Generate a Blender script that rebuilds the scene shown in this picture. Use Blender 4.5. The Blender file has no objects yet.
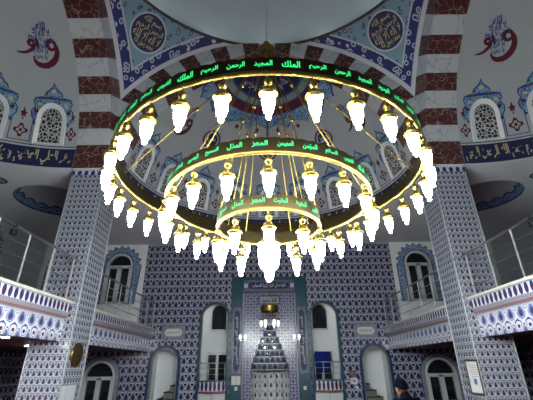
import bpy, math, random
from math import sin, cos, pi, sqrt, radians as R, atan2
from mathutils import Vector, Matrix
from mathutils.geometry import tessellate_polygon
random.seed(4)
DOME_FILL=1.7
ZR=14.62         # foot of the main dome
scene = bpy.context.scene
COL = scene.collection
YC = 5.3            # centre of the domed square
A = 5.92            # half width of the square
T = 7.1             # outer face of the piers
K = 8.3             # springing height
RI = 5.8            # radius of the great arches and half domes
FW = 20.0           # front (qibla) wall

# ------------------------------------------------------------------ helpers
class MB:
    def __init__(s): s.v=[]; s.f=[]
    def face(s, pts, m=0, uv=None, sm=False):
        i=len(s.v); s.v += [tuple(p) for p in pts]
        s.f.append((list(range(i,i+len(pts))), m, uv, sm))
    def grid(s, P, nu, nv, m=0, uv=None, sm=True, flip=False):
        i0=len(s.v)
        for i in range(nu+1):
            for j in range(nv+1): s.v.append(tuple(P(i/nu, j/nv)))
        for i in range(nu):
            for j in range(nv):
                a=i0+i*(nv+1)+j; q=[a, a+nv+1, a+nv+2, a+1]
                t=[(i/nu,j/nv),((i+1)/nu,j/nv),((i+1)/nu,(j+1)/nv),(i/nu,(j+1)/nv)]
                if flip: q.reverse(); t.reverse()
                mm = m(i,j) if callable(m) else m
                s.f.append((q, mm, [uv(*x) for x in t] if uv else None, sm))
    def box(s, x0,x1,y0,y1,z0,z1, m=0):
        p=[(x,y,z) for z in (z0,z1) for y in (y0,y1) for x in (x0,x1)]
        i=len(s.v); s.v+=p
        for q in ((0,2,3,1),(4,5,7,6),(0,1,5,4),(2,6,7,3),(0,4,6,2),(1,3,7,5)):
            s.f.append(([i+k for k in q], m, None, False))
    def bbox(s, x0,x1,y0,y1,z0,z1, b=.01, m=0):
        # box with chamfered edges
        xs=(x0,x1); ys=(y0,y1); zs=(z0,z1); V={}
        for a in (0,1):
            for c in (0,1):
                for d in (0,1):
                    sx,sy,sz=(1-2*a),(1-2*c),(1-2*d)
                    for ax in range(3):
                        o=[sx*b,sy*b,sz*b]; o[ax]=0
                        V[a,c,d,ax]=len(s.v); s.v.append((xs[a]+o[0],ys[c]+o[1],zs[d]+o[2]))
        F=[]
        for a in (0,1): F.append([V[a,c,d,0] for c,d in ((0,0),(1,0),(1,1),(0,1))])
        for c in (0,1): F.append([V[a,c,d,1] for a,d in ((0,0),(1,0),(1,1),(0,1))])
        for d in (0,1): F.append([V[a,c,d,2] for a,c in ((0,0),(1,0),(1,1),(0,1))])
        for c in (0,1):
            for d in (0,1): F.append([V[0,c,d,1],V[1,c,d,1],V[1,c,d,2],V[0,c,d,2]])
        for a in (0,1):
            for d in (0,1): F.append([V[a,0,d,0],V[a,1,d,0],V[a,1,d,2],V[a,0,d,2]])
        for a in (0,1):
            for c in (0,1): F.append([V[a,c,0,0],V[a,c,1,0],V[a,c,1,1],V[a,c,0,1]])
        for k in V:
            pass
        for a in (0,1):
            for c in (0,1):
                for d in (0,1): F.append([V[a,c,d,0],V[a,c,d,1],V[a,c,d,2]])
        ctr=Vector(((x0+x1)/2,(y0+y1)/2,(z0+z1)/2))
        for q in F:
            p=[Vector(s.v[k]) for k in q]; n=(p[1]-p[0]).cross(p[2]-p[0])
            if n.dot(p[0]-ctr)<0: q.reverse()
            s.f.append((q,m,None,False))
    def tube(s, pts, r, n=8, m=0, closed=False, caps=True):
        pts=[Vector(p) for p in pts]; N=len(pts); rings=[]
        up=None
        for i in range(N):
            a=pts[(i-1)%N] if (closed or i>0) else pts[i]
            b=pts[(i+1)%N] if (closed or i<N-1) else pts[i]
            t=(b-a).normalized()
            if up is None:
                up=Vector((0,0,1)) if abs(t.z)<.9 else Vector((1,0,0))
            u=(up-t*up.dot(t)).normalized(); w=t.cross(u); up=u
            rr=r[i] if isinstance(r,(list,tuple)) else r
            i0=len(s.v)
            for k in range(n):
                an=2*pi*k/n; s.v.append(tuple(pts[i]+u*rr*cos(an)+w*rr*sin(an)))
            rings.append(i0)
        M=N if closed else N-1
        for i in range(M):
            a,b=rings[i],rings[(i+1)%N]
            for k in range(n):
                s.f.append(([a+k,a+(k+1)%n,b+(k+1)%n,b+k],m,None,True))
        if caps and not closed:
            s.f.append(([rings[0]+k for k in range(n)][::-1],m,None,False))
            s.f.append(([rings[-1]+k for k in range(n)],m,None,False))
    def lathe(s, prof, c=(0,0,0), n=12, m=0, ax=None):
        # prof: (radius, height) list; ax optional 3x3 axis matrix
        cv=Vector(c); rings=[]
        for r,h in prof:
            i0=len(s.v)
            for k in range(n):
                an=2*pi*k/n; p=Vector((r*cos(an),r*sin(an),h))
                if ax: p=ax@p
                s.v.append(tuple(cv+p))
            rings.append(i0)
        for a,b in zip(rings,rings[1:]):
            for k in range(n): s.f.append(([a+k,a+(k+1)%n,b+(k+1)%n,b+k],m,None,True))
        s.f.append(([rings[0]+k for k in range(n)][::-1],m,None,False))
        s.f.append(([rings[-1]+k for k in range(n)],m,None,False))
    def poly(s, pts2, M, d0, d1=None, m=0, rim=True):
        # flat shape pts2 mapped by M(x,y,d); extruded from d0 to d1 when given
        tri=tessellate_polygon([[Vector((x,y,0)) for x,y in pts2]])
        for t in tri: s.face([M(pts2[i][0],pts2[i][1],d0) for i in t],m)
        if d1 is not None and rim:
            n=len(pts2)
            for i in range(n):
                a,b=pts2[i],pts2[(i+1)%n]
                s.face([M(*a,d0),M(*b,d0),M(*b,d1),M(*a,d1)],m)
    def text(s, tm, M, d, m=0, sc=1, ox=0, oy=0, sx=None):
        V,F=tm; i=len(s.v); sx=sx or sc
        s.v += [tuple(M(x*sx+ox,y*sc+oy,d)) for x,y in V]
        for f in F: s.f.append(([i+k for k in f],m,None,False))
    def build(s, name, mats, parent=None, loc=None, rotz=0):
        me=bpy.data.meshes.new(name)
        me.from_pydata(s.v,[],[f[0] for f in s.f])
        if not isinstance(mats,(list,tuple)): mats=[mats]
        for m in mats: me.materials.append(m)
        ul=me.uv_layers.new(name='UVMap').data
        for p,f in zip(me.polygons,s.f):
            p.material_index=f[1]; p.use_smooth=f[3]
            if f[2]:
                for li,uv in zip(p.loop_indices,f[2]): ul[li].uv=uv
            else:
                n=p.normal; ax,ay,az=abs(n.x),abs(n.y),abs(n.z)
                for li,vi in zip(p.loop_indices,p.vertices):
                    v=me.vertices[vi].co
                    ul[li].uv = (v.y,v.z) if ax>ay and ax>az else ((v.x,v.z) if ay>=az else (v.x,v.y))
        me.validate()
        o=bpy.data.objects.new(name,me); COL.objects.link(o)
        if loc: o.location=loc
        o.rotation_euler.z=rotz
        if parent: o.parent=parent
        return o

def tag(o, label=None, cat=None, group=None, kind=None):
    if label: o['label']=label
    if cat: o['category']=cat
    if group: o['group']=group
    if kind: o['kind']=kind
    return o
def struct(o, label, cat): return tag(o,label,cat,kind='structure')
def empty(name, loc=(0,0,0), rz=0):
    o=bpy.data.objects.new(name,None); COL.objects.link(o); o.location=loc; o.rotation_euler.z=rz
    o.empty_display_size=.1
    return o
def copy_tree(o, parent=None):
    c=o.copy(); COL.objects.link(c)
    if parent: c.parent=parent
    for ch in list(o.children): copy_tree(ch,c)
    return c
IDM=lambda x,y,d:(x,y,d)
def MY(Y, ox=0, oz=0, s=-1):        # shapes standing on a wall that faces -Y; d comes out of the wall
    return lambda x,z,d:(x+ox, Y+s*d, z+oz)
def MX(X, oy=0, oz=0, s=1):         # shapes on a wall with normal s*X
    return lambda y,z,d:(X+s*d, oy - s*(-y) if s<0 else oy+y, z+oz)

# ------------------------------------------------------------------ arabic lettering
_B=dict(zip('ابةتثجحخدذرزسشصضطظعغفقكلمنهوىيءأإآؤئ',
 [(0xFE8D,2),(0xFE8F,4),(0xFE93,2),(0xFE95,4),(0xFE99,4),(0xFE9D,4),(0xFEA1,4),(0xFEA5,4),(0xFEA9,2),(0xFEAB,2),(0xFEAD,2),(0xFEAF,2),
  (0xFEB1,4),(0xFEB5,4),(0xFEB9,4),(0xFEBD,4),(0xFEC1,4),(0xFEC5,4),(0xFEC9,4),(0xFECD,4),(0xFED1,4),(0xFED5,4),(0xFED9,4),(0xFEDD,4),
  (0xFEE1,4),(0xFEE5,4),(0xFEE9,4),(0xFEED,2),(0xFEEF,2),(0xFEF1,4),(0xFE80,1),(0xFE83,2),(0xFE87,2),(0xFE81,2),(0xFE85,2),(0xFE89,4)]))
def shape(s):
    out=[]; i=0; join=False
    while i<len(s):
        ch=s[i]
        if ch not in _B: out.append(ch); join=False; i+=1; continue
        if ch=='ل' and i+1<len(s) and s[i+1]=='ا':
            out.append(chr(0xFEFC if join else 0xFEFB)); join=False; i+=2; continue
        base,n=_B[ch]; nxt=i+1<len(s) and s[i+1] in _B and s[i+1]!='ء'
        if n==1: out.append(chr(base)); join=False
        elif n==2: out.append(chr(base+(1 if join else 0))); join=False
        else:
            out.append(chr(base+(3 if join and nxt else 1 if join else 2 if nxt else 0))); join=nxt
        i+=1
    return ''.join(reversed(out))
_tc={}
def text_mesh(s, bold=.012, shaped=False):
    k=(s,bold)
    if k in _tc: return _tc[k]
    c=bpy.data.curves.new('lettering','FONT'); c.body=s if shaped else shape(s); c.resolution_u=2; c.offset=bold
    o=bpy.data.objects.new('lettering',c); COL.objects.link(o)
    bpy.context.view_layer.update()
    ev=o.evaluated_get(bpy.context.evaluated_depsgraph_get()); m=ev.to_mesh()
    V=[(v.co.x,v.co.y) for v in m.vertices]; F=[list(p.vertices) for p in m.polygons]
    ev.to_mesh_clear(); bpy.data.objects.remove(o); bpy.data.curves.remove(c)
    x0=min(v[0] for v in V); x1=max(v[0] for v in V); y0=min(v[1] for v in V); y1=max(v[1] for v in V)
    V=[((x-(x0+x1)/2)/(y1-y0),(y-(y0+y1)/2)/(y1-y0)) for x,y in V]   # height 1, centred
    _tc[k]=((V,F)); return _tc[k]
def twidth(tm): return 2*max(v[0] for v in tm[0])
NAMES=['الرحمن','الرحيم','الملك','القدوس','السلام','المؤمن','المهيمن','العزيز','الجبار','المتكبر','الخالق','البارئ','المصور','الغفار','القهار','الوهاب','الرزاق','الفتاح','العليم','القابض','الباسط','الخافض','الرافع','المعز','المذل','السميع','البصير','الحكم','العدل','اللطيف','الخبير','الحليم','العظيم','الغفور','الشكور','العلي','الكبير','الحفيظ','المقيت','الحسيب','الجليل','الكريم','الرقيب','المجيب','الواسع','الحكيم','الودود','المجيد']

# ------------------------------------------------------------------ materials
class NT:
    def __init__(s, name):
        s.mat=bpy.data.materials.new(name); s.mat.use_nodes=True
        s.t=s.mat.node_tree; s.n=s.t.nodes; s.b=s.n['Principled BSDF']
        s._uv=None
    def link(s,a,b): s.t.links.new(a,b)
    def m(s,op,*a):
        n=s.n.new('ShaderNodeMath'); n.operation=op
        for i,x in enumerate(a):
            if isinstance(x,(int,float)): n.inputs[i].default_value=x
            else: s.link(x,n.inputs[i])
        return n.outputs[0]
    def uv(s):
        if s._uv is None:
            tc=s.n.new('ShaderNodeTexCoord'); sp=s.n.new('ShaderNodeSeparateXYZ'); s.link(tc.outputs['UV'],sp.inputs[0])
            s._uv=(sp.outputs[0],sp.outputs[1]); s.vec=tc.outputs['UV']; s.obj=tc.outputs['Object']
        return s._uv
    def mix(s,f,a,b):
        n=s.n.new('ShaderNodeMix'); n.data_type='RGBA'
        for i,x in ((0,f),(6,a),(7,b)):
            if isinstance(x,(int,float)): n.inputs[i].default_value=x
            elif isinstance(x,tuple): n.inputs[i].default_value=(*x,1)
            else: s.link(x,n.inputs[i])
        return n.outputs[2]
    def gt(s,a,b): return s.m('GREATER_THAN',a,b)
    def band(s,x,lo,hi): return s.m('MULTIPLY',s.m('GREATER_THAN',x,lo),s.m('LESS_THAN',x,hi))
    def noise(s,scale,vec=None,detail=3,rough=.5):
        n=s.n.new('ShaderNodeTexNoise'); n.inputs['Scale'].default_value=scale; n.inputs['Detail'].default_value=detail; n.inputs['Roughness'].default_value=rough
        if vec is None:
            s.uv(); vec=s.obj
        s.link(vec,n.inputs['Vector']); return n
    def vor(s,scale,feature='F1',vec=None):
        n=s.n.new('ShaderNodeTexVoronoi'); n.feature=feature; n.inputs['Scale'].default_value=scale
        if vec is None:
            s.uv(); vec=s.vec
        s.link(vec,n.inputs['Vector']); return n
    def done(s,col=None,rough=.5,metal=0,spec=.5,emis=None,es=0,bump=None):
        b=s.b
        if isinstance(col,tuple): b.inputs['Base Color'].default_value=(*col,1)
        elif col is not None: s.link(col,b.inputs['Base Color'])
        if isinstance(rough,(int,float)): b.inputs['Roughness'].default_value=rough
        else: s.link(rough,b.inputs['Roughness'])
        b.inputs['Metallic'].default_value=metal
        b.inputs['Specular IOR Level'].default_value=spec
        if emis: b.inputs['Emission Color'].default_value=(*emis,1); b.inputs['Emission Strength'].default_value=es
        if bump is not None:
            n=s.n.new('ShaderNodeBump'); n.inputs['Strength'].default_value=bump[1]; n.inputs['Distance'].default_value=bump[2]
            s.link(bump[0],n.inputs['Height']); s.link(n.outputs[0],b.inputs['Normal'])
        return s.mat
def plain(name,col,rough=.5,metal=0,spec=.5,var=.06,scale=3.,emis=None,es=0):
    t=NT(name); t.uv()
    n=t.noise(scale)
    d=tuple(c*(1-var) for c in col); l=tuple(min(1,c*(1+var)) for c in col)
    return t.done(t.mix(n.outputs['Fac'],d,l),rough,metal,spec,emis,es)
def tile(name, pu, pv, line, mid, core, heart, node, w=(.32,.75,1.0,1.72), skew=.55, rough=.22, ou=0, ov=0, grout=None):
    """staggered ogee tile pattern: rows of pointed drops in a white lattice"""
    t=NT(name); u,v=t.uv()
    a=t.m('MULTIPLY',t.m('ADD',u,ou),2*pi/pu); b0=t.m('MULTIPLY',t.m('ADD',v,ov),2*pi/pv)
    ca=t.m('COSINE',a)
    b=t.m('ADD',b0,t.m('MULTIPLY',t.m('MULTIPLY',t.m('COSINE',b0),ca),skew))
    cb=t.m('COSINE',b)
    ww=t.m('ABSOLUTE',t.m('ADD',ca,cb)); q=t.m('ABSOLUTE',t.m('SUBTRACT',ca,cb))
    c=t.mix(t.gt(ww,w[0]),line,mid)
    c=t.mix(t.gt(ww,w[1]),c,line)
    c=t.mix(t.gt(ww,w[2]),c,core)
    c=t.mix(t.gt(ww,w[3]),c,heart)
    c=t.mix(t.m('MULTIPLY',t.gt(q,1.62),t.m('LESS_THAN',ww,w[0])),c,node)
    if grout:
        gu=t.m('FRACT',t.m('DIVIDE',u,grout)); gv=t.m('FRACT',t.m('DIVIDE',v,grout))
        g=t.m('MAXIMUM',t.m('LESS_THAN',gu,.02),t.m('LESS_THAN',gv,.02))
        c=t.mix(g,c,tuple(.6*x+.1 for x in line))
    return t.done(c,rough,0,.5)
def tile2(name, pu, pv, pos, neg, skew=.55, rough=.22, ou=0, ov=0, tear=.0):
    """lattice with two kinds of cell: drops in columns (pos) and small motifs between them (neg).
    pos / neg: lists of (threshold, colour), from the lattice line inwards"""
    t=NT(name); u,v=t.uv()
    a=t.m('MULTIPLY',t.m('ADD',u,ou),2*pi/pu); b0=t.m('MULTIPLY',t.m('ADD',v,ov),2*pi/pv)
    ca=t.m('COSINE',a)
    b=t.m('ADD',b0,t.m('MULTIPLY',t.m('MULTIPLY',t.m('COSINE',b0),ca),skew))
    if tear: b=t.m('SUBTRACT',b,t.m('MULTIPLY',ca,tear))
    w=t.m('ADD',ca,t.m('COSINE',b)); nw=t.m('MULTIPLY',w,-1.)
    c=pos[0][1]
    for th,col in pos[1:]: c=t.mix(t.gt(w,th),c,col)
    for th,col in neg: c=t.mix(t.gt(nw,th),c,col)
    return t.done(c,rough,0,.5)
W1=(.50,.50,.56)
M={}
_w=(.43,.44,.50)
M['tile_wall']=tile2('glazed_ogee_wall_tile',.34,.40,[(0,_w),(.36,(.05,.06,.14)),(.70,(.22,.24,.32)),(.92,(.016,.019,.062)),(1.8,(.05,.06,.13))],
  [(.12,(.06,.07,.16)),(.55,_w),(1.25,(.035,.014,.03))],tear=.55)
_p=(.37,.395,.42)
M['tile_pier']=tile2('glazed_tulip_pier_tile',.165,.20,[(0,_p),(.35,(.13,.15,.21)),(.8,(.30,.32,.36)),(1.15,(.045,.022,.05)),(1.85,(.12,.02,.04))],
  [(.30,(.11,.13,.19)),(.75,(.30,.33,.37)),(1.5,(.07,.085,.13))],skew=.75,tear=.8)
_q=(.55,.56,.61)
M['tile_parapet']=tile2('glazed_tall_ogee_tile',.42,.48,[(0,_q),(.30,(.045,.06,.24)),(.65,_q),(.95,(.10,.12,.26)),(1.6,(.04,.05,.16))],
  [(.25,_q),(.60,(.05,.06,.24)),(.95,_q),(1.72,(.11,.018,.035))],skew=.5,tear=.4,ov=-2.90)
M['tile_tulip']=tile2('glazed_small_tulip_tile',.21,.50,[(0,_q),(.45,(.035,.035,.11)),(1.75,(.08,.02,.045))],
  [(.45,(.32,.34,.42)),(.9,_q),(1.4,(.06,.06,.18))],skew=.8,ov=-3.405,tear=.6)
M['tile_strip']=tile('glazed_grey_strip_tile',.1,.1,(.34,.34,.38),(.22,.22,.27),(.15,.15,.2),(.3,.3,.3),(.34,.34,.38),rough=.3)
M['palmette']=tile('painted_palmette_strip',.24,.44,(.55,.56,.62),(.05,.05,.2),(.04,.04,.16),(.04,.04,.16),(.5,.5,.55),w=(.5,.6,.6,1.9),skew=.6)
M['tile_niche']=tile2('glazed_mihrab_niche_tile',.31,.42,[(0,(.62,.63,.62)),(.9,(.36,.38,.40)),(1.25,(.05,.06,.10))],[(1.2,(.40,.42,.43))],skew=.4,tear=.5)
M['tile_field']=tile('glazed_mihrab_field_tile',.33,.30,(.42,.42,.52),(.06,.06,.18),(.05,.05,.16),(.25,.25,.4),(.08,.02,.05),w=(.45,.75,.95,1.75))

def marble(name, base, vein, scale, wd, dist=.35, rough=.3, var=.25):
    t=NT(name); t.uv()
    n=t.noise(3.0,None,4)
    sc=t.n.new('ShaderNodeVectorMath'); sc.operation='SCALE'; t.link(n.outputs['Color'],sc.inputs[0]); sc.inputs['Scale'].default_value=dist
    ad=t.n.new('ShaderNodeVectorMath'); ad.operation='ADD'; t.link(t.obj,ad.inputs[0]); t.link(sc.outputs[0],ad.inputs[1])
    v=t.vor(scale,'DISTANCE_TO_EDGE',ad.outputs[0])
    n2=t.noise(6,None,4)
    b=t.mix(n2.outputs['Fac'],tuple(c*(1-var) for c in base),tuple(c*(1+var) for c in base))
    f=t.m('MULTIPLY',t.m('LESS_THAN',v.outputs['Distance'],wd),t.m('MULTIPLY',t.gt(n2.outputs['Fac'],.42),.8))
    return t.done(t.mix(f,b,vein),rough,0,.4)
M['red']=marble('red_veined_marble',(.070,.021,.019),(.32,.24,.20),3.4,.026)
M['white_marble']=marble('white_veined_marble',(.45,.485,.495),(.29,.31,.33),1.3,.02,var=.08)
M['plaster']=plain('pale_grey_plaster',(.37,.40,.405),.8,0,.2,.05,.8)
M['plaster_dim']=plain('grey_painted_plaster',(.46,.475,.50),.85,0,.2,.06,.8)
def _dome():
    t=NT('pale_blue_dome_paint'); t.uv()
    n=t.noise(.55,None,6,.65); n2=t.noise(3,None,4)
    c=t.mix(n.outputs['Fac'],(.44,.52,.55),(.60,.66,.67))
    c=t.mix(t.m('MULTIPLY',n2.outputs['Fac'],.35),c,(.47,.56,.60))
    return t.done(c,.8,0,.2)
M['dome']=_dome()
M['white']=plain('white_lacquer',(.55,.56,.56),.35,0,.5,.03)
M['white_wall']=plain('white_wall_paint',(.76,.775,.775),.7,0,.3,.04,1.2)
M['cap']=plain('cream_stone_cap',(.55,.54,.47),.35,0,.5,.05)
M['teal']=plain('dark_teal_tile',(.005,.052,.078),.28,0,.5,.3,6)
M['blue_edge']=plain('dark_blue_tile_border',(.010,.035,.105),.28,0,.5,.3,6)
M['navy']=plain('navy_paint',(.010,.014,.058),.5,0,.4,.15)
M['maroon']=plain('maroon_paint',(.10,.012,.022),.6,0,.3,.15)
M['blue_line']=plain('blue_line_paint',(.035,.05,.21),.6,0,.3,.15)
M['gold_paint']=plain('gold_lettering_paint',(.52,.44,.24),.5,.0,.4,.08)
M['pale_letter']=plain('pale_lettering_paint',(.45,.48,.60),.5,0,.4,.08)
M['gold']=plain('polished_brass',(.24,.17,.04),.40,1.0,.5,.06,9)
M['old_gold']=plain('dull_brass',(.24,.175,.05),.36,1.0,.5,.15,7)
M['bronze']=plain('dark_bronze_band',(.055,.040,.018),.36,1.0,.5,.25,14)
M['steel']=plain('brushed_steel',(.58,.58,.58),.28,1.0,.5,.05,20)
M['white_steel']=plain('pale_steel_post',(.75,.75,.74),.35,.6,.5,.05,20)
M['black']=plain('black_plastic',(.012,.012,.013),.45,0,.4,.1)
M['carpet']=plain('dark_green_stair_carpet',(.03,.045,.04),.95,0,.1,.3,30)
M['floor_carpet']=plain('deep_red_carpet',(.12,.02,.025),.95,0,.1,.2,8)
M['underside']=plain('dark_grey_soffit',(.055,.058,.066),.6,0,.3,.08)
M['red_line']=plain('red_moulding_paint',(.25,.06,.05),.4,0,.4,.1)
M['paper']=plain('white_paper',(.62,.62,.60),.7,0,.2,.03)
M['glass_dark']=plain('dark_night_glass',(.007,.010,.013),.06,0,.6,.2)
M['blue_cloth']=plain('royal_blue_cloth',(.012,.028,.20),.9,0,.1,.3,9)
M['lamp']=NT('glowing_white_glass').done((.9,.9,.88),.3,0,.5,(.90,.985,1.0),36.)
M['lamp_off_glow']=plain('frosted_glass_added_glow',(.72,.74,.74),.2,0,.5,.02,emis=(1,.98,.93),es=.35)  # glass of unlit lamps, with a faint glow added in the material
M['green_text']=NT('green_lit_lettering').done((.0,.10,.03),.5,0,.2,(.04,.9,.24),.30)
M['spot']=NT('downlight_lens').done((.9,.9,.9),.3,0,.5,(.95,.97,1.0),110.)
def floral(name, base, line, acc, acc2, scale, rough=.45):
    t=NT(name); t.uv()
    v=t.vor(scale); d=v.outputs['Distance']; e=t.vor(scale,'DISTANCE_TO_EDGE').outputs['Distance']
    c=t.mix(t.m('LESS_THAN',e,.05),base,line)
    c=t.mix(t.band(d,.24,.34),c,line)
    c=t.mix(t.m('LESS_THAN',d,.2),c,acc)
    sp=t.n.new('ShaderNodeSeparateColor'); t.link(v.outputs['Color'],sp.inputs[0])
    c=t.mix(t.m('MULTIPLY',t.m('LESS_THAN',d,.2),t.gt(sp.outputs[0],.5)),c,acc2)
    return t.done(c,rough,0,.3)
M['ornament']=floral('blue_arabesque_paint',(.20,.38,.47),(.04,.09,.28),(.40,.38,.16),(.08,.10,.36),4.5)
M['border_tile']=floral('blue_floral_border_tile',(.07,.17,.30),(.42,.46,.54),(.02,.035,.18),(.20,.07,.05),5.0,.3)
M['grey_border']=floral('grey_floral_border_tile',(.16,.17,.21),(.33,.34,.38),(.10,.10,.15),(.18,.18,.22),9.0,.3)
M['lattice']=None
def _lattice():
    t=NT('carved_window_lattice'); t.uv()
    v=t.vor(7.5,'DISTANCE_TO_EDGE'); 
    c=t.mix(t.m('LESS_THAN',v.outputs['Distance'],.10),(.02,.022,.025),(.46,.46,.45))
    return t.done(c,.6,0,.3)
M['lattice']=_lattice()
def _panel():   # purple-blue inscription panel
    t=NT('violet_blue_panel_tile'); t.uv()
    v=t.vor(7); c=t.mix(t.m('LESS_THAN',v.outputs['Distance'],.3),(.09,.095,.16),(.16,.165,.24))
    return t.done(c,.3,0,.5)
M['panel']=_panel()

# ------------------------------------------------------------------ structure: four-fold domed square
ROT=((0,''),(pi/2,'left'),(-pi/2,'right'),(pi,'rear'))
SIDE=('front','left','right','rear')
AX=A/.866; H=6.4
def r_ext(ph):
    c,s_=abs(cos(ph)),sin(ph)
    r=1/sqrt((c/AX)**2+(s_/H)**2)
    if c>1e-6: r=min(r,A/c)
    if s_>1e-6: r=min(r,(ZR-K)/s_)
    return r
def build_arch():
    mb=MB()
    edges=[0,9.3]+[9.3+161.4*i/25 for i in range(1,26)]+[180]
    for k in range(len(edges)-1):
        m=0 if k%2==0 else 1
        a0,a1=R(edges[k]),R(edges[k+1]); n=4
        for i in range(n):
            p,q=a0+(a1-a0)*i/n,a0+(a1-a0)*(i+1)/n
            P=lambda a,r,y:(r*cos(a),y,K+r*sin(a))
            mb.face([P(p,RI,A),P(q,RI,A),P(q,RI,T+.02),P(p,RI,T+.02)],m)
            mb.face([P(p,r_ext(p),A),P(q,r_ext(q),A),P(q,RI,A),P(p,RI,A)],m)
    return mb
arch0=build_arch().build('trim_arch',[M['red'],M['white_marble']],None,(0,YC,0))
for k,(rz,_) in enumerate(ROT):
    o=arch0 if k==0 else copy_tree(arch0)
    o.rotation_euler.z=rz
    struct(o,f'{SIDE[k]} great arch striped in red and white marble','arch')

# pendentive in the +x +y corner of the local square
def e_of(z): return AX*sqrt(max(0,1-((z-K)/H)**2))
Z0=K+H*sqrt(1-(A/AX)**2)
def pend(s,t,off=0):
    z=Z0+(ZR-Z0)*t; e=min(e_of(z),A); rho=sqrt(A*A+e*e)
    a0=atan2(e,A); a1=pi/2-a0; a=a0+(a1-a0)*s
    rr=rho-off
    return Vector((rr*cos(a),rr*sin(a),z))
import bisect
_edge=[pend(0,i/60) for i in range(61)]+[pend(1,i/60) for i in range(61)]
def pend_uv(s,t):
    p=pend(s,t); x=(p.x-p.y)/sqrt(2)
    return x,p.z
def edge_d(s,t):
    p=pend(s,t); return min((p-q).length for q in _edge)
def _pend_mat():
    t=NT('painted_pendentive'); u,v=t.uv()
    at=t.n.new('ShaderNodeAttribute'); at.attribute_name='edge_distance'; d=at.outputs['Fac']
    vv=t.vor(4.6); vd=vv.outputs['Distance']
    inner=t.mix(t.band(vd,.2,.33),(.17,.29,.35),(.035,.07,.20)); inner=t.mix(t.m('LESS_THAN',vd,.17),inner,(.34,.34,.28))
    fv=t.vor(4.2); fl=t.m('MAXIMUM',t.band(fv.outputs['Distance'],.22,.38),t.m('LESS_THAN',fv.outputs['Distance'],.09))
    band=t.mix(fl,(.013,.022,.12),(.38,.42,.50))
    c=t.mix(t.m('LESS_THAN',d,.60),inner,(.45,.47,.50))
    c=t.mix(t.m('LESS_THAN',d,.54),c,band)
    c=t.mix(t.m('LESS_THAN',d,.20),c,(.03,.05,.22))
    c=t.mix(t.m('LESS_THAN',d,.17),c,(.45,.47,.50))
    return t.done(c,.5,0,.3)
M['pend']=_pend_mat()
mb=MB(); NP=40
mb.grid(lambda s,t:pend(s,t),NP,NP,0,pend_uv)
pen=mb.build('ceiling_pendentive',M['pend'],None,(0,YC,0))
at=pen.data.attributes.new('edge_distance','FLOAT','POINT')
for i in range(NP+1):
    for j in range(NP+1): at.data[i*(NP+1)+j].value=edge_d(i/NP,j/NP)
# medallion on the pendentive
def pend_at(x,z,off):
    t=(z-Z0)/(ZR-Z0); e=min(e_of(z),A); rho=sqrt(A*A+e*e)-off
    da=math.asin(max(-1,min(1,x/rho)))
    a=pi/4-da
    return Vector((rho*cos(a),rho*sin(a),z))
MZ=13.90; MR=.66; sl=.80
def PM(x,y,d): return pend_at(x,MZ+y*sl,d)
def disc(mb,M_,r0,r1,d,m,n=36,rings=3):
    for k in range(rings):
        a,b=r0+(r1-r0)*k/rings,r0+(r1-r0)*(k+1)/rings
        for i in range(n):
            p,q=2*pi*i/n,2*pi*(i+1)/n
            pts=[M_(b*cos(p),b*sin(p),d),M_(b*cos(q),b*sin(q),d),M_(a*cos(q),a*sin(q),d)]
            if a>1e-6: pts.append(M_(a*cos(p),a*sin(p),d))
            mb.face(pts,m)
mb=MB(); disc(mb,PM,0,MR+.06,.015,0); disc(mb,PM,0,MR,.022,1)
med=mb.build('painted_medallion',[M['pale_letter'],M['navy']],pen)
mb=MB()
for line,y,w in (('بسم الله',.40,.74),('الرحمن الرحيم',.14,1.08),('لا اله الا الله',-.13,1.10),('محمد رسول الله',-.40,.78)):
    tm=text_mesh(line,.004); mb.text(tm,PM,.03,0,.32,0,y,w/twidth(tm))
mb.build('gold_lettering',M['gold_paint'],pen)
CORN=('front right','front left','rear right','rear left')
for k,(rz,nm) in enumerate(((0,0),(pi/2,1),(-pi/2,2),(pi,3))):
    o=pen if k==0 else copy_tree(pen); o.rotation_euler.z=rz
    struct(o,f'{CORN[nm]} blue painted pendentive with a round navy inscription','pendentive')

# main dome
mb=MB(); RD=6.12
mb.grid(lambda u,v:((RD+.45)*cos(2*pi*u)*cos(v*pi/2),(RD+.45)*sin(2*pi*u)*cos(v*pi/2),ZR+(RD+.45)*.95*sin(v*pi/2)),64,20,0,lambda u,v:(u*20,v*9),True,True)
dome=mb.build('ceiling_dome',M['dome'],None,(0,YC,0))
struct(dome,'plain pale blue grey main dome above the chandelier','dome')
mb=MB(); mb.grid(lambda u,v:((RD-.02+.5*v)*cos(2*pi*u),(RD-.02+.5*v)*sin(2*pi*u),ZR),64,1,0,None,False)
mb.tube([((RD-.03)*cos(2*pi*i/64),(RD-.03)*sin(2*pi*i/64),ZR) for i in range(64)],.07,8,1,True)
struct(mb.build('trim_dome_rim',[M['plaster'],plain('dark_brown_moulding',(.045,.038,.032),.6)],None,(0,YC,0)),'thin moulded rim at the foot of the main dome','moulding')

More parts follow.
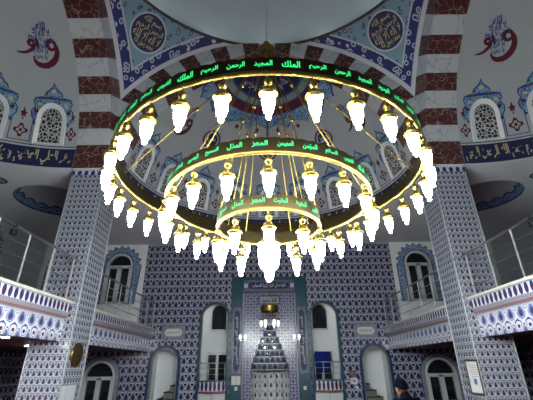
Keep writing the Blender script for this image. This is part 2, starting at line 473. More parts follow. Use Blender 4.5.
for k in range(16):      # added unseen fill lights behind the ledge, brightening the main dome
    ld=bpy.data.lights.new('dome_fill_light','POINT'); ld.energy=DOME_FILL; ld.color=(.90,.97,1.0); ld.shadow_soft_size=.06
    lo=bpy.data.objects.new('dome_fill_light',ld); COL.objects.link(lo); lo.location=((RD+.27)*cos(2*pi*k/16),YC+(RD+.27)*sin(2*pi*k/16),ZR+.12)
def stroke(mb,M_,pts,wd,d,m):
    # a flat brush stroke of varying width, smoothed through pts
    P=[]; W=[]
    n=len(pts)
    for i in range(n-1):
        p0,p1,p2,p3=[Vector(pts[max(0,min(n-1,i+k))]) for k in (-1,0,1,2)]
        for j in range(4):
            t=j/4; P.append(.5*((2*p1)+(p2-p0)*t+(2*p0-5*p1+4*p2-p3)*t*t+(3*p1-p0-3*p2+p3)*t**3)); W.append(wd[i]+(wd[i+1]-wd[i])*t)
    P.append(Vector(pts[-1])); W.append(wd[-1])
    L=[]
    for i,p in enumerate(P):
        t=(P[min(i+1,len(P)-1)]-P[max(i-1,0)]).normalized(); nn=Vector((-t.y,t.x))*W[i]*.5; L.append((p+nn,p-nn))
    for a,b in zip(L,L[1:]): mb.face([M_(*a[0],d),M_(*b[0],d),M_(*b[1],d),M_(*a[1],d)],m)
# half domes
def SD(az,el,off=0):
    r=RI-off; return Vector((r*cos(el)*cos(az),T+r*cos(el)*sin(az),K+r*sin(el)))
def SDM(az0,el0):
    c=cos(el0)
    return lambda x,y,d: SD(az0-x/(RI*c),el0+y/RI,d)
mb=MB(); mb.grid(lambda u,v:SD(pi*u,v*pi/2),48,24,0,lambda u,v:(u*18,v*9),True,False)
sd0=mb.build('ceiling_half_dome',M['plaster'],None,(0,YC,0))
# inscription band
EB=R(7.6)
mb=MB()
mb.grid(lambda u,v:SD(pi*u,R(.2)+v*(EB-R(.2)),.012),60,1,0)
mb.grid(lambda u,v:SD(pi*u,EB+v*R(.6),.012),60,1,1)
mb.grid(lambda u,v:SD(pi*u,EB+R(.6)+v*R(.35),.012),60,1,0)
for k in range(61): pass
mb.build('inscription_band',[M['navy'],M['white_marble']],sd0)
mb=MB(); tm=[text_mesh(s_,.03) for s_ in ('بسم الله الرحمن الرحيم','الله لا اله الا هو الحي القيوم','وسع كرسيه السماوات والارض','وهو العلي العظيم','لا تأخذه سنة ولا نوم')]
x=-9.05; i=0
MB_=SDM(pi/2,R(3.9))
while i<9:
    t_=tm[i%5]; w=18.1/9
    mb.text(t_,MB_,.025,0,.60,x+w/2,0,(w-.10)/twidth(t_)); x+=w; i+=1
mb.build('band_lettering',M['gold_paint'],sd0)
# apex rosette
mb=MB()
def cap(e0,e1,m,off,n=48):
    mb.grid(lambda u,v:SD(pi*u,R(e0+(e1-e0)*v),off),n,3,m)
cap(75,90,0,.012); cap(73.8,75,3,.012); cap(70.5,73.8,1,.012); cap(69.6,70.5,3,.012); cap(65.6,69.6,2,.012); cap(64.9,65.6,3,.012)
for k in range(9):   # petals round the rosette
    az=pi*(k+.5)/9
    pts=[(-.52,0),(-.56,-.25),(-.42,-.42),(-.30,-.55),(-.12,-.62),(0,-.78),(.12,-.62),(.30,-.55),(.42,-.42),(.56,-.25),(.52,0)]
    mp=lambda x,y,d: SD(az-x*(1-.10*y)/(RI*cos(R(64.9))),R(64.9)+y/RI,d)
    mb.poly([(x*1.0,y) for x,y in pts],mp,.07,None,4)
    mb.poly([(x*1.07,y*1.07) for x,y in pts],mp,.010,None,3)
    mb.poly([(-.09,-.42),(0,-.54),(.09,-.42),(0,-.30)],mp,.085,None,5); mb.poly([(-.25,-.2),(-.15,-.28),(-.05,-.2),(-.15,-.12)],mp,.085,None,2); mb.poly([(.25,-.2),(.15,-.28),(.05,-.2),(.15,-.12)],mp,.085,None,3)
    az2=pi*k/9
    if 2<k<7: mp2=lambda x,y,d: SD(az2-x/(RI*cos(R(60))),R(56.5)+y/RI,d); mb.poly([(0,.15),(-.10,0),(0,-.15),(.10,0)],mp2,.014,None,2)
M['rose_green']=plain('sage_green_paint',(.20,.26,.20),.6,0,.3,.1)
mb.build('apex_rosette',[M['navy'],M['rose_green'],M['maroon'],M['blue_line'],M['ornament'],M['gold_paint']],sd0)
mb=MB(); mt=text_mesh('الله نور السماوات والارض',.02)
mb.text(mt,lambda x,y,d:SD(pi/2-x/(RI*cos(R(80))),R(80.3)+y/RI,d),.025,0,.55,0,0,2.3/twidth(mt))
mb.build('rosette_lettering',M['pale_letter'],sd0)
# roundels
for n_,az in enumerate((45,90,135)):
    mp=SDM(R(az),R(45)); mb=MB()
    disc(mb,mp,.40,.50,.012,1,28,1); disc(mb,mp,.34,.40,.012,2,28,1); disc(mb,mp,0,.34,.014,0,28,2)
    ro=mb.build('painted_roundel',[M['navy'],M['maroon'],M['pale_letter']],sd0)
    mb=MB(); t_=text_mesh(('محمد','الله','علي')[n_],.02); mb.text(t_,mp,.022,0,.36,0,0,.5/twidth(t_)); mb.build('roundel_lettering',M['pale_letter'],ro)
# calligraphic waw groups near the arch
for az in (16.5,163.5):
    mp=SDM(R(az),R(45)); mb=MB()
    WW=lambda l:[2.1*q for q in l]
    Q=lambda pts:[((x-185)/205,-(y-215)/205) for x,y in pts]
    stroke(mb,mp,Q([(300,215),(285,186),(262,178),(242,195),(244,222),(262,240),(285,232),(300,215)]),WW([.045,.06,.07,.07,.06,.05,.05,.045]),.014,0)
    stroke(mb,mp,Q([(296,205),(304,240),(298,285),(272,330),(232,358),(190,358),(165,338),(150,305)]),WW([.06,.075,.085,.10,.10,.085,.05,.01]),.014,0)
    stroke(mb,mp,Q([(150,205),(130,198),(116,212),(124,232),(146,232),(152,212)]),WW([.05]*6),.014,0)
    stroke(mb,mp,Q([(152,215),(148,248),(118,280),(85,296),(50,300)]),WW([.05,.06,.05,.04,.015]),.014,0)
    stroke(mb,mp,Q([(165,178),(170,210),(182,248)]),WW([.03,.06,.03]),.014,0)
    for s_,y,w in (('الله',.64,.34),('لا اله الا',.42,.62),('يا حي يا قيوم',.20,.84),('محمد رسول الله',.0,.5),('يا كريم',-.2,.45),('يا رحيم',-.42,.40)):
        t_=text_mesh(s_,.035); mb.text(t_,mp,.02,1,.28,.06,y,w/twidth(t_))
    mb.build('painted_calligraphy',[M['maroon'],M['blue_line']],sd0)
# motifs between the windows and thin blue lines
mb=MB()
for k in range(10):
    az=max(2.6,min(177.4,20*k)); mp=SDM(R(az),R(8.5)); s_=.8 if k in (0,9) else 1
    q=[]
    for i in range(24):
        a=2*pi*i/24; r=.19*(1+.28*cos(4*a)); q.append((r*cos(a)*s_,.50+1.15*r*sin(a)))
    n=len(q)
    for i in range(n):
        a,b=q[i],q[(i+1)%n]; c=lambda p:(p[0]*.62,.50+(p[1]-.50)*.62)
        mb.face([mp(*a,.012),mp(*b,.012),mp(*c(b),.012),mp(*c(a),.012)],0)
    mb.poly([(0,.58),(-.07,.5),(0,.42),(.07,.5)],mp,.012,None,0)
    mb.poly([(0,1.40),(-.05,1.22),(-.13,1.2),(-.06,1.1),(-.10,1.02),(0,1.05),(.10,1.02),(.06,1.1),(.13,1.2),(.05,1.22)],mp,.012,None,0)
    mb.poly([(-.02,1.02),(-.02,.9),(.02,.9),(.02,1.02)],mp,.012,None,1)
    if 0<k<9:
        for x0,x1,y0,y1 in ((-.36,.36,.10,.13),(-.36,-.33,.10,1.05),(.33,.36,.10,1.05)):
            mb.poly([(x0,y0),(x1,y0),(x1,y1),(x0,y1)],mp,.012,None,1)
mb.build('painted_motif_frieze',[M['maroon'],M['blue_line']],sd0)
for k,(rz,_) in enumerate(ROT):
    o=sd0 if k==0 else copy_tree(sd0); o.rotation_euler.z=rz
    if k in (1,2):      # the side half domes carry no roundels
        for c in list(o.children):
            if c.name.startswith(('painted_roundel','apex_rosette','rosette_lettering')):
                for g in list(c.children): bpy.data.objects.remove(g)
                bpy.data.objects.remove(c)
    struct(o,f'{SIDE[k]} half dome with painted medallions and a navy inscription band','half dome')

# latticed windows of the half domes
def arch_pts(hw,z0,zs,n=14,cx=0,pt=0.):
    p=[(cx-hw,z0)]
    for i in range(n+1):
        a=pi-pi*i/n; p.append((cx+hw*cos(a),zs+hw*sin(a)*(1+pt)))
    p.append((cx+hw,z0)); return p
WIN=[0]
def dome_window(az):
    mp=SDM(R(az),R(8.6)); mb=MB()
    I=arch_pts(.38,.10,1.02,14,0,.15); O=arch_pts(.53,.02,1.02,14,0,.2)
    n=len(I)
    for i in range(n):
        a,b,c,d=I[i],I[(i+1)%n],O[(i+1)%n],O[i]
        mb.face([mp(*d,.09),mp(*c,.09),mp(*b,.05),mp(*a,.05)],0); mb.face([mp(*d,.0),mp(*c,.0),mp(*c,.09),mp(*d,.09)],0)
    WIN[0]+=1
    w=mb.build(f'window_{WIN[0]}',M['white_wall'],None,(0,YC,0))
    mb=MB(); mb.poly(I,mp,.045,None,0)
    # give the lattice flat uv in metres
    tri=tessellate_polygon([[Vector((x,y,0)) for x,y in I]]); mb=MB()
    for t in tri: mb.face([mp(*I[i],.045) for i in t],0,[I[i] for i in t])
    mb.build('window_lattice',M['lattice'],w)
    mb=MB()
    half=[(0,2.02),(.07,1.90),(.17,1.82),(.30,1.74),(.36,1.62),(.50,1.60),(.66,1.56),(.70,1.44),(.63,1.32),(.74,1.20),(.72,1.05),(.64,.96),(.60,.86),(.50,.86),(.50,1.0)]
    half=[(x,.86+(y-.86)*1.28) for x,y in half]
    arc=[(.53*cos(a),1.02+.63*sin(a)) for a in [R(v) for v in range(10,90,16)]]
    right=half+arc; out=right+[(0,1.66)]+[(-x,y) for x,y in right[::-1][:-1]]
    tri=tessellate_polygon([[Vector((x,y,0)) for x,y in out]])
    for t in tri: mb.face([mp(*out[i],.014) for i in t],0,[out[i] for i in t])
    big=[(x*1.06,(y-1.2)*1.07+1.2) for x,y in out]; mb.poly(big,mp,.008,None,1)
    for cx,cy,r,m in ((0,2.08,.08,3),(-.27,1.80,.13,2),(.27,1.80,.13,2),(-.60,1.30,.07,4),(.60,1.30,.07,4),(-.50,1.58,.08,3),(.50,1.58,.08,3)):
        mb.poly([(cx+r*1.2*cos(a),cy+r*sin(a)) for a in [R(v) for v in range(0,360,60)]],mp,.022,None,m)
    for sx in (-1,1): mb.poly([(sx*.60+.045*cos(a),.83+.06*sin(a)) for a in [R(v) for v in range(0,360,45)]],mp,.014,None,1)
    mb.build('painted_surround',[M['ornament'],M['blue_line'],M['rose_gold'],M['gold_paint'],M['maroon']],w)
    return w
M['rose_gold']=plain('olive_gold_paint',(.26,.27,.06),.6,0,.3,.1)
WORD=('first','second','third','fourth','fifth','sixth','seventh','eighth','ninth')
wins=[dome_window(10+20*k) for k in range(9)]
for k in range(3):
    for i,w in enumerate(wins):
        if k==0: o=w
        else:
            o=copy_tree(w); WIN[0]+=1; o.name=f'window_{WIN[0]}'
        o.rotation_euler.z=ROT[k][0]
        struct(o,f'{WORD[i]} arched lattice window from the right in the {SIDE[k]} half dome','window')

# piers
mb=MB(); mb.box(A,T,A,T,0,K-.24,0); mb.box(A-.015,T,A-.015,T,K-.24,K-.02,1)
mb.box(A-.04,T,A-.04,T,K-.05,K+.0,2)
for x,y in ((A,A),(A,T),(T,A)): mb.tube([(x,y,0),(x,y,K-.24)],.022,6,2)
pier=mb.build('wall_pier',[M['tile_pier'],M['palmette'],M['white_marble']],None,(0,YC,0))
for k,(rz,nm) in enumerate(((0,0),(pi/2,1),(-pi/2,2),(pi,3))):
    o=pier if k==0 else copy_tree(pier); o.rotation_euler.z=rz
    struct(o,f'{CORN[nm]} square pier clad in small blue and red tulip tiles','pier')

# ------------------------------------------------------------------ floor, flat ceiling, walls
XW=13.0; YB=2*YC-FW
mb=MB(); mb.box(-XW-.2,XW+.2,YB-.2,FW+2.2,-.2,0)
struct(mb.build('floor',M['floor_carpet']),'deep red carpeted prayer hall floor','floor')
# flat ceiling with the four-lobed opening and corner domes
def lobes():
    L=[]
    for k in range(4):
        rz=-k*pi/2
        pts=[(-RI,A)]+[(RI*cos(pi-pi*i/32),T+RI*sin(pi-pi*i/32)) for i in range(33)]+[(RI,A)]
        L+=[(x*cos(rz)-y*sin(rz),x*sin(rz)+y*cos(rz)) for x,y in pts]
    return [(x,y+YC) for x,y in L]
CD=[(-9.2,14.0),(9.2,14.0),(-9.2,2*YC-14.0),(9.2,2*YC-14.0)]; CR=1.62
loops=[[(-XW-.2,YB-.2),(XW+.2,YB-.2),(XW+.2,FW+.2),(-XW-.2,FW+.2)],lobes()]
for cx,cy in CD: loops.append([(cx+CR*cos(2*pi*i/32),cy+CR*sin(2*pi*i/32)) for i in range(32)])
flat=[p for l in loops for p in l]
tri=tessellate_polygon([[Vector((x,y,0)) for x,y in l] for l in loops])
mb=MB()
for t in tri: mb.face([(flat[i][0],flat[i][1],K) for i in t])
M['ceiling']=plain('white_ceiling_paint',(.61,.65,.66),.85,0,.2,.04,.8)
ce=mb.build('ceiling',M['ceiling'])
struct(ce,'plain white flat ceiling round the half domes','ceiling')
def _cd():
    t=NT('painted_corner_dome'); u,v=t.uv()
    sc=t.m('ADD',.42,t.m('MULTIPLY',t.m('ABSOLUTE',t.m('SINE',t.m('MULTIPLY',u,5.))),.16))
    vv=t.vor(4.5); d=vv.outputs['Distance']
    fl=t.mix(t.band(d,.2,.36),(.10,.18,.26),(.03,.05,.15)); fl=t.mix(t.m('LESS_THAN',d,.15),fl,(.3,.25,.2))
    ed=t.m('LESS_THAN',t.m('ABSOLUTE',t.m('SUBTRACT',v,sc)),.04)
    c=t.mix(t.m('LESS_THAN',v,sc),(.30,.31,.325),fl); c=t.mix(ed,c,(.02,.035,.15))
    c=t.mix(t.m('LESS_THAN',v,.10),c,(.02,.03,.14))
    return t.done(c,.7,0,.2)
M['corner_dome']=_cd()
for i,(cx,cy) in enumerate(CD):
    mb=MB(); mb.grid(lambda u,v:(cx+CR*cos(2*pi*u)*cos(v*pi/2),cy+CR*sin(2*pi*u)*cos(v*pi/2),K+.75*sin(v*pi/2)),40,14,0,lambda u,v:(u*2*pi*CR,v*1.9),True,True)
    struct(mb.build('ceiling_corner_dome',M['corner_dome']),f'{("front left","front right","rear left","rear right")[i]} small dome with a scalloped blue painted border','dome')
for sx,nm in ((-1,'left'),(1,'right')):
    mb=MB(); mp=lambda x,y,d:(sx*10.35+x,11.9+y,K-d)
    disc(mb,mp,0,.34,.006,0,20,1); disc(mb,mp,0,.27,.012,1,20,1); disc(mb,mp,0,.12,.018,2,12,1)
    struct(mb.build('ceiling_roundel',[M['navy'],M['ornament'],M['gold_paint']]),f'{nm} blue painted roundel on the flat ceiling beside the pier','ornament')

def wall_holes(mb, outer, holes, MP, depth, m=0, mrev=0):
    loops=[outer]+holes; fl=[p for l in loops for p in l]
    tri=tessellate_polygon([[Vector((x,y,0)) for x,y in l] for l in loops])
    for t in tri: mb.face([MP(*fl[i],0) for i in t],m)
    for h in holes:
        n=len(h)
        for i in range(n):
            a,b=h[i],h[(i+1)%n]; mb.face([MP(*a,0),MP(*b,0),MP(*b,-depth),MP(*a,-depth)],mrev)
rect=lambda x0,x1,z0,z1:[(x0,z0),(x1,z0),(x1,z1),(x0,z1)]
def frame(mb, I, O, MP, d0, d1, m=0):
    n=len(I)
    for i in range(n-1):
        a,b,c,d=I[i],I[i+1],O[i+1],O[i]
        mb.face([MP(*d,d1),MP(*c,d1),MP(*b,d1),MP(*a,d1)],m); mb.face([MP(*a,d1),MP(*b,d1),MP(*b,d0),MP(*a,d0)],m); mb.face([MP(*d,d0),MP(*c,d0),MP(*c,d1),MP(*d,d1)],m)
    for j in (0,n-1): mb.face([MP(*I[j],d0),MP(*O[j],d0),MP(*O[j],d1),MP(*I[j],d1)],m)

# front wall, tiled centre
DX=5.40; NX=2.92
STEPS=6
def step_outline():
    z0,z1=1.58,3.78; hw=[.97,.86,.75,.63,.50,.34,.20]; n=len(hw); h=(z1-z0)/n
    R_=[(.97,.02),(.97,z0)]
    for k in range(n): R_+=[(hw[k],z0+h*k),(hw[k],z0+h*(k+1))]
    out=[]
    for p in R_:
        if not out or (abs(p[0]-out[-1][0])+abs(p[1]-out[-1][1]))>1e-4: out.append(p)
    return out,hw,z0,h
so,HWS,SZ0,SH=step_outline()
mih=[(x,z) for x,z in so]+[(-x,z) for x,z in so[::-1]]
holes=[arch_pts(.70,.02,1.98,16,-DX),arch_pts(.70,.02,1.98,16,DX),arch_pts(.68,.02,4.18,16,-NX),arch_pts(.68,.02,4.18,16,NX),mih]
mb=MB(); wall_holes(mb,[(-6.3,0),(6.3,0),(6.3,3.2),(7.05,3.2),(7.05,K),(-7.05,K),(-7.05,3.2),(-6.3,3.2)],holes,MY(FW),.25,0,1)
wf=mb.build('wall_front',[M['tile_wall'],M['white_wall']]); struct(wf,'tall front wall covered in blue and white ogee tiles','wall')
# side bays of the front wall: tiled below, white above, with arched windows
LW,UW=(8.62,11.5),(8.52,11.5)
for sx,nm in ((-1,'left'),(1,'right')):
    mb=MB()
    wall_holes(mb,rect(*sorted((sx*6.3,sx*XW)),0,3.2),[arch_pts(.78,.02,1.30,16,sx*c) for c in LW],MY(FW),.2,0,1)
    struct(mb.build(f'wall_front_{nm}_lower',[M['tile_wall'],M['white_wall']]),f'tiled wall under the {nm} gallery with arched windows','wall')
    mb=MB()
    wall_holes(mb,rect(*sorted((sx*7.05,sx*XW)),3.2,K),[arch_pts(.74,4.9,7.0,16,sx*c) for c in UW],MY(FW),.2,0,0)
    struct(mb.build(f'wall_front_{nm}_upper',[M['white_wall']]),f'white wall at the back of the {nm} gallery','wall')
    mb=MB(); mb.box(*sorted((sx*XW,sx*(XW+.2))),YB,FW+.2,0,3.0,0); mb.box(*sorted((sx*XW,sx*(XW+.2))),YB,FW+.2,3.0,K,1)
    struct(mb.build(f'wall_{nm}',[M['tile_wall'],M['plaster_dim']]),f'{nm} outer wall, tiled below and grey white above','wall')
mb=MB(); mb.box(-XW,XW,YB-.2,YB,0,3.0,0); mb.box(-XW,XW,YB-.2,YB,3.0,K,1)
struct(mb.build('wall_rear',[M['tile_wall'],M['plaster']]),'rear wall behind the viewer, tiled below and white above','wall')

# arched windows with double sashes
def arched_window(cx, hw, z0, zs, label, Y=FW, MPf=None, border=None, trans=True, fr=.11):
    MP=MPf or MY(Y,cx)
    WIN[0]+=1; mb=MB()
    I=arch_pts(hw-fr,z0+.06,zs); O=arch_pts(hw,z0,zs)
    frame(mb,I,O,MP,-.16,.05)
    mb.poly(rect(-hw,hw,z0,z0+.07),MP,.05,-.16)
    w=mb.build(f'window_{WIN[0]}',M['white']); struct(w,label,'window')
    mb=MB(); mb.poly(arch_pts(hw-.02,z0+.02,zs),MP,-.12); mb.build('window_pane',M['glass_dark'],w)
    mb=MB()
    for r in ((rect(-hw+.05,hw-.05,zs-.10,zs+.06),rect(-.12,-.015,z0,zs),rect(.015,.12,z0,zs),rect(-.015,.015,z0,zs),rect(-hw+.06,-hw+.20,z0,zs),rect(hw-.20,hw-.06,z0,zs),rect(-hw+.06,hw-.06,z0,z0+.14)) if trans else (rect(-hw+.04,hw-.04,z0,z0+.05),)):
        mb.poly(r,MP,.02,-.1)
    mb.build('window_sash',M['white'],w)
    if border=='blue':
        mb=MB(); n=40; I2=arch_pts(hw,z0,zs,n); O2=[]
        for i,(x,z) in enumerate(arch_pts(hw+.36,z0,zs,n)):
            s_=1+ .055*(1 if i%4<2 else -1)*(1 if 0<i<n+2 else 1)
            O2.append((x*s_,zs+(z-zs)*(s_ if z>zs else 1)))
        frame(mb,I2,O2,MP,0,.03,0)
        frame(mb,arch_pts(hw+.01,z0,zs,n),arch_pts(hw+.06,z0,zs,n),MP,0,.04,1)
        frame(mb,O2,[(x*1.04,zs+(z-zs)*(1.04 if z>zs else 1)) for x,z in O2],MP,0,.02,1)
        mb.build('tile_border',[M['border_tile'],M['blue_line']],w)
    elif border=='grey':
        mb=MB(); frame(mb,arch_pts(hw,z0,zs),arch_pts(hw+.20,z0,zs),MP,0,.025,0); frame(mb,arch_pts(hw+.2,z0,zs),arch_pts(hw+.24,z0,zs),MP,0,.03,1)
        mb.build('tile_border',[M['grey_border'],M['blue_edge']],w)
    return w
for sx,nm in ((-1,'left'),(1,'right')):
    arched_window(sx*LW[0],.80,.02,1.30,f'white framed arched window under the {nm} gallery beside the tiled front wall',border='grey')
    arched_window(sx*LW[1],.80,.02,1.30,f'white framed arched window under the {nm} gallery half hidden by the pier',border='grey')
    arched_window(sx*UW[0],.76,4.9,7.0,f'arched window with blue tile border on the {nm} gallery nearest the centre',border='blue')
    arched_window(sx*UW[1],.76,4.9,7.0,f'arched window with blue tile border in the far {nm} gallery corner',border='blue')
    MP=(lambda s_: (lambda y,z,d:(s_*(XW-d),15.4+y,z)))(sx)
    arched_window(0,.76,4.9,7.0,f'arched window with blue tile border on the {nm} outer wall',MPf=MP,border='blue')

# dark blue borders of the openings
for x,hw,zs,nm in ((-DX,.70,1.98,'left stair doorway'),(DX,.70,1.98,'right stair doorway'),(-NX,.68,4.18,'tall niche left of the mihrab'),(NX,.68,4.18,'tall niche right of the mihrab')):
    mb=MB(); frame(mb,arch_pts(hw,.0,zs,18,x),arch_pts(hw+.13,.0,zs,18,x),MY(FW),0,.05,0)
    if abs(x)==DX: frame(mb,arch_pts(hw-.05,.0,zs,18,x),arch_pts(hw,.0,zs,18,x),MY(FW),-.2,.02,1)
    struct(mb.build('trim_opening',[M['blue_edge'] if abs(x)==DX else M['teal'],M['grey_border']]),f'blue tile border round the {nm}','trim')
# stair halls behind the wall, each brightened by an added unseen point light
for sx in (-1,1):
    ld=bpy.data.lights.new('hall_fill_light','POINT'); ld.energy=1.3; ld.color=(1,.98,.94); ld.shadow_soft_size=.08
    lo=bpy.data.objects.new('hall_fill_light',ld); COL.objects.link(lo); lo.location=(sx*4.3,FW+1.0,4.6)
YR=FW+1.7
for sx,nm in ((-1,'left'),(1,'right')):
    mb=MB(); x0,x1=sorted((sx*1.95,sx*6.25)); y0=FW+.25
    mb.face([(x0,YR,0),(x1,YR,0),(x1,YR,5.3),(x0,YR,5.3)]); 
    mb.face([(x0,y0,0),(x0,YR,0),(x0,YR,5.3),(x0,y0,5.3)]); mb.face([(x1,y0,0),(x1,YR,0),(x1,YR,5.3),(x1,y0,5.3)])
    mb.face([(x0,y0,5.3),(x1,y0,5.3),(x1,YR,5.3),(x0,YR,5.3)])
    loops=[rect(x0,x1,0,5.3),arch_pts(.70,.02,1.98,16,sx*DX),arch_pts(.68,.02,4.18,16,sx*NX)]; fl=[p for l in loops for p in l]
    for t in tessellate_polygon([[Vector((x,y,0)) for x,y in l] for l in loops]): mb.face([(fl[i][0],y0,fl[i][1]) for i in t])
    struct(mb.build(f'wall_stair_hall_{nm}',M['white_wall']),f'white walled stair hall behind the {nm} openings','wall')
    mb=MB()
    for k,(xa,zt) in enumerate(((5.72,.30),(5.42,.60),(5.12,.90))):
        xx=sorted((sx*xa,sx*1.97)); mb.box(xx[0],xx[1],FW+.55,YR-.01,.3*k,zt-.03,0)
        mb.box(xx[0]-.03,xx[1]+.0,FW+.52,YR-.01,zt-.03,zt+.02,1)
    struct(mb.build('floor_stairs',[M['stair'] if 'stair' in M else plain('grey_stair_stone',(.16,.16,.13),.6),M['carpet']]),f'carpeted steps climbing inside the {nm} doorway','stairs')
    # upper arched window and lower double window in the niche
    arched_window(sx*(NX-.02),.46,3.62,4.62,f'dark arched window high inside the {nm} tall niche',Y=YR-.16,trans=False,fr=.05)
    WIN[0]+=1; mb=MB(); MP=MY(YR-.0,sx*NX)
    for a,b in ((-.60,-.50),(.50,.60),(-.07,.07)): mb.poly(rect(a,b,1.0,2.5),MP,.08,0)
    for a,b in ((1.0,1.10),(2.36,2.5)): mb.poly(rect(-.6,.6,a,b),MP,.081,0)
    w=mb.build(f'window_{WIN[0]}',M['white']); struct(w,f'white double window low inside the {nm} tall niche','window')
    mb=MB(); mb.poly(rect(-.55,.55,1.05,2.45),MP,.03); mb.build('window_pane',M['glass_dark'],w)
    # tiled parapet of the niche balcony, curved forward
    mb=MB()
    def PP(u,z): 
        x=-.68+1.36*u; return (sx*NX+x,FW-.02-.14*sin(pi*u),z)
    mb.grid(lambda u,v:PP(u,.66+.42*v),12,1,0,lambda u,v:(u*1.36,3.28+v*.25))
    mb.grid(lambda u,v:Vector(PP(u,1.08))+Vector((0,-.02+.3*v,.0)),12,1,1); mb.grid(lambda u,v:Vector(PP(u,1.08))+Vector((0,-.02,.05*v)),12,1,1)
    mb.grid(lambda u,v:Vector(PP(u,1.13))+Vector((0,-.02+.3*v,0)),12,1,1)
    mb.grid(lambda u,v:Vector(PP(u,.66))+Vector((0,-.02+.3*v,0)),12,1,2); mb.grid(lambda u,v:Vector(PP(u,.58))+Vector((0,-.02,.08*v)),12,1,2)
    struct(mb.build(f'trim_niche_parapet',[M['tile_tulip'],M['blue_edge'],M['red_line']]),f'curved tiled balcony front in the {nm} tall niche','parapet')
    DOOR=1 if sx<0 else 2
    mb=MB(); mb.bbox(sx*NX-.67,sx*NX-.006,FW+.05,FW+.11,.02,.60,.01); mb.bbox(sx*NX+.006,sx*NX+.67,FW+.05,FW+.11,.02,.60,.01)
    d=mb.build(f'door_{DOOR}',M['white']); struct(d,f'low white double cupboard door under the {nm} niche balcony','door')
    mb=MB(); mb.tube([(sx*NX+.08,FW+.03,.3),(sx*NX+.08,FW+.03,.42)],.012,6); mb.build('door_handle',M['steel'],d)

# ------------------------------------------------------------------ galleries
for sx,nm in ((-1,'left'),(1,'right')):
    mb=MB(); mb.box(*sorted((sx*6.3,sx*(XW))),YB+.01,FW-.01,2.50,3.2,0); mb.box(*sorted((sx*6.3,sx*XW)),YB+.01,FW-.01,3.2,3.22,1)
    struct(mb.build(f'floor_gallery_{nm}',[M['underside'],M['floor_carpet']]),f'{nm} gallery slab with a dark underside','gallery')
    for (ya,yb,seg) in ((YC-A+.02,YC+A-.02,'near'),(YC+T+.0,FW-.0,'far')):
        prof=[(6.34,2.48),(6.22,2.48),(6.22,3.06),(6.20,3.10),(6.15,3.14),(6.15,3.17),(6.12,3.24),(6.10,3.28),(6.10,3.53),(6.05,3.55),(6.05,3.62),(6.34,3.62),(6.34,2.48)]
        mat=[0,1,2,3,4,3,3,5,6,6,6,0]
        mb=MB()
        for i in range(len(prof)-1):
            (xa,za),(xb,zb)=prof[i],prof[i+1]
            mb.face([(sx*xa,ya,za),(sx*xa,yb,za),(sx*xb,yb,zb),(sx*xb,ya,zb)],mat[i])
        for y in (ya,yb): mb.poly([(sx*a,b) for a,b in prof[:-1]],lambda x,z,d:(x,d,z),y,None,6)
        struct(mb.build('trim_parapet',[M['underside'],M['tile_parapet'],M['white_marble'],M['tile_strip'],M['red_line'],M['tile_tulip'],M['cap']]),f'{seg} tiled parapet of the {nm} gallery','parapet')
        # steel railing
        rl=empty('railing',(sx*6.17,(ya+yb)/2,3.62))
        tag(rl,f'steel railing on the {"near" if seg=="near" else "far"} {nm} gallery parapet','railing')
        c=(ya+yb)/2; L=(yb-ya)/2
        zt=1.28
        mb=MB(); mb.tube([(0,-L+.05,zt),(0,L-.05,zt)],.034,10); mb.build('handrail',M['steel'],rl)
        for z in (.30,.62,.94):
            mb=MB(); mb.tube([(sx*.0,-L+.05,z),(0,L-.05,z)],.014,6); mb.build('rail',M['steel'],rl)
        n=int(round(2*L/1.22)); 
        mb=MB(); mb.lathe([(.055,0),(.055,.012),(.024,.02),(.024,zt-.03),(.018,zt)],(0,0,0),10)
        p0=mb.build('post',M['white_steel'],rl)
        for k in range(n+1):
            p=p0 if k==0 else copy_tree(p0,rl)
            p.location=(0,L-.28-k*(2*L-.4)/n,0)
# railings in the tall niches
for sx,nm in ((-1,'left'),(1,'right')):
    rl=empty('railing',(sx*NX,FW+.02,1.13)); tag(rl,f'short steel railing across the {nm} tall niche','railing')
    mb=MB(); mb.tube([(-.66,0,.80),(.66,0,.80)],.025,8); mb.build('handrail',M['steel'],rl)
    for z in (.28,.54):
        mb=MB(); mb.tube([(-.66,0,z),(.66,0,z)],.012,6); mb.build('rail',M['steel'],rl)
    for x in (-.62,-.2,.2,.62):
        mb=MB(); mb.tube([(x,0,0),(x,0,.80)],.018,8); mb.build('post',M['white_steel'],rl)
# ------------------------------------------------------------------ mihrab
mi=empty('mihrab',(0,FW,0)); tag(mi,'tiled mihrab with teal pilasters and a stepped honeycomb hood','mihrab')
P0=MY(0)
for sx in (-1,1):
    mb=MB(); mb.bbox(*sorted((sx*1.44,sx*2.06)),-.16,0,.0,6.30,.01); pl=mb.build('pilaster',M['teal'],mi)
    mb=MB(); mb.poly(rect(*sorted((sx*1.50,sx*1.93)),1.42,4.65),P0,.175,.16,0)
    mb.poly([(sx*1.715+.15*cos(a),z+.2*sin(a)) for z,a in [(1.75,R(v)) for v in range(180,361,20)]+[(4.3,R(v)) for v in range(0,181,20)]],P0,.185,.17,1)
    mb.build('inscription_panel',[M['panel'],M['navy']],pl)
    mb=MB(); t_=text_mesh('الحمد لله رب العالمين',.03)
    mb.text(t_,lambda x,y,d:(sx*1.715-y,-d,3.0+x),.19,0,.2,0,0,2.3/twidth(t_)); mb.build('panel_lettering',M['pale_letter'],pl)
mb=MB(); mb.bbox(-1.44,1.44,-.15,0,5.42,6.30,.01,0); hd=mb.build('header',M['teal'],mi)
mb=MB(); mb.poly(rect(-1.40,1.40,5.50,6.12),P0,.165,.15,0)
mb.poly([(.95+.2*cos(a),5.81+.18*sin(a)) for a in [R(v) for v in range(-90,91,20)]]+[(-.95+.2*cos(a),5.81+.18*sin(a)) for a in [R(v) for v in range(90,271,20)]],P0,.175,.16,1)
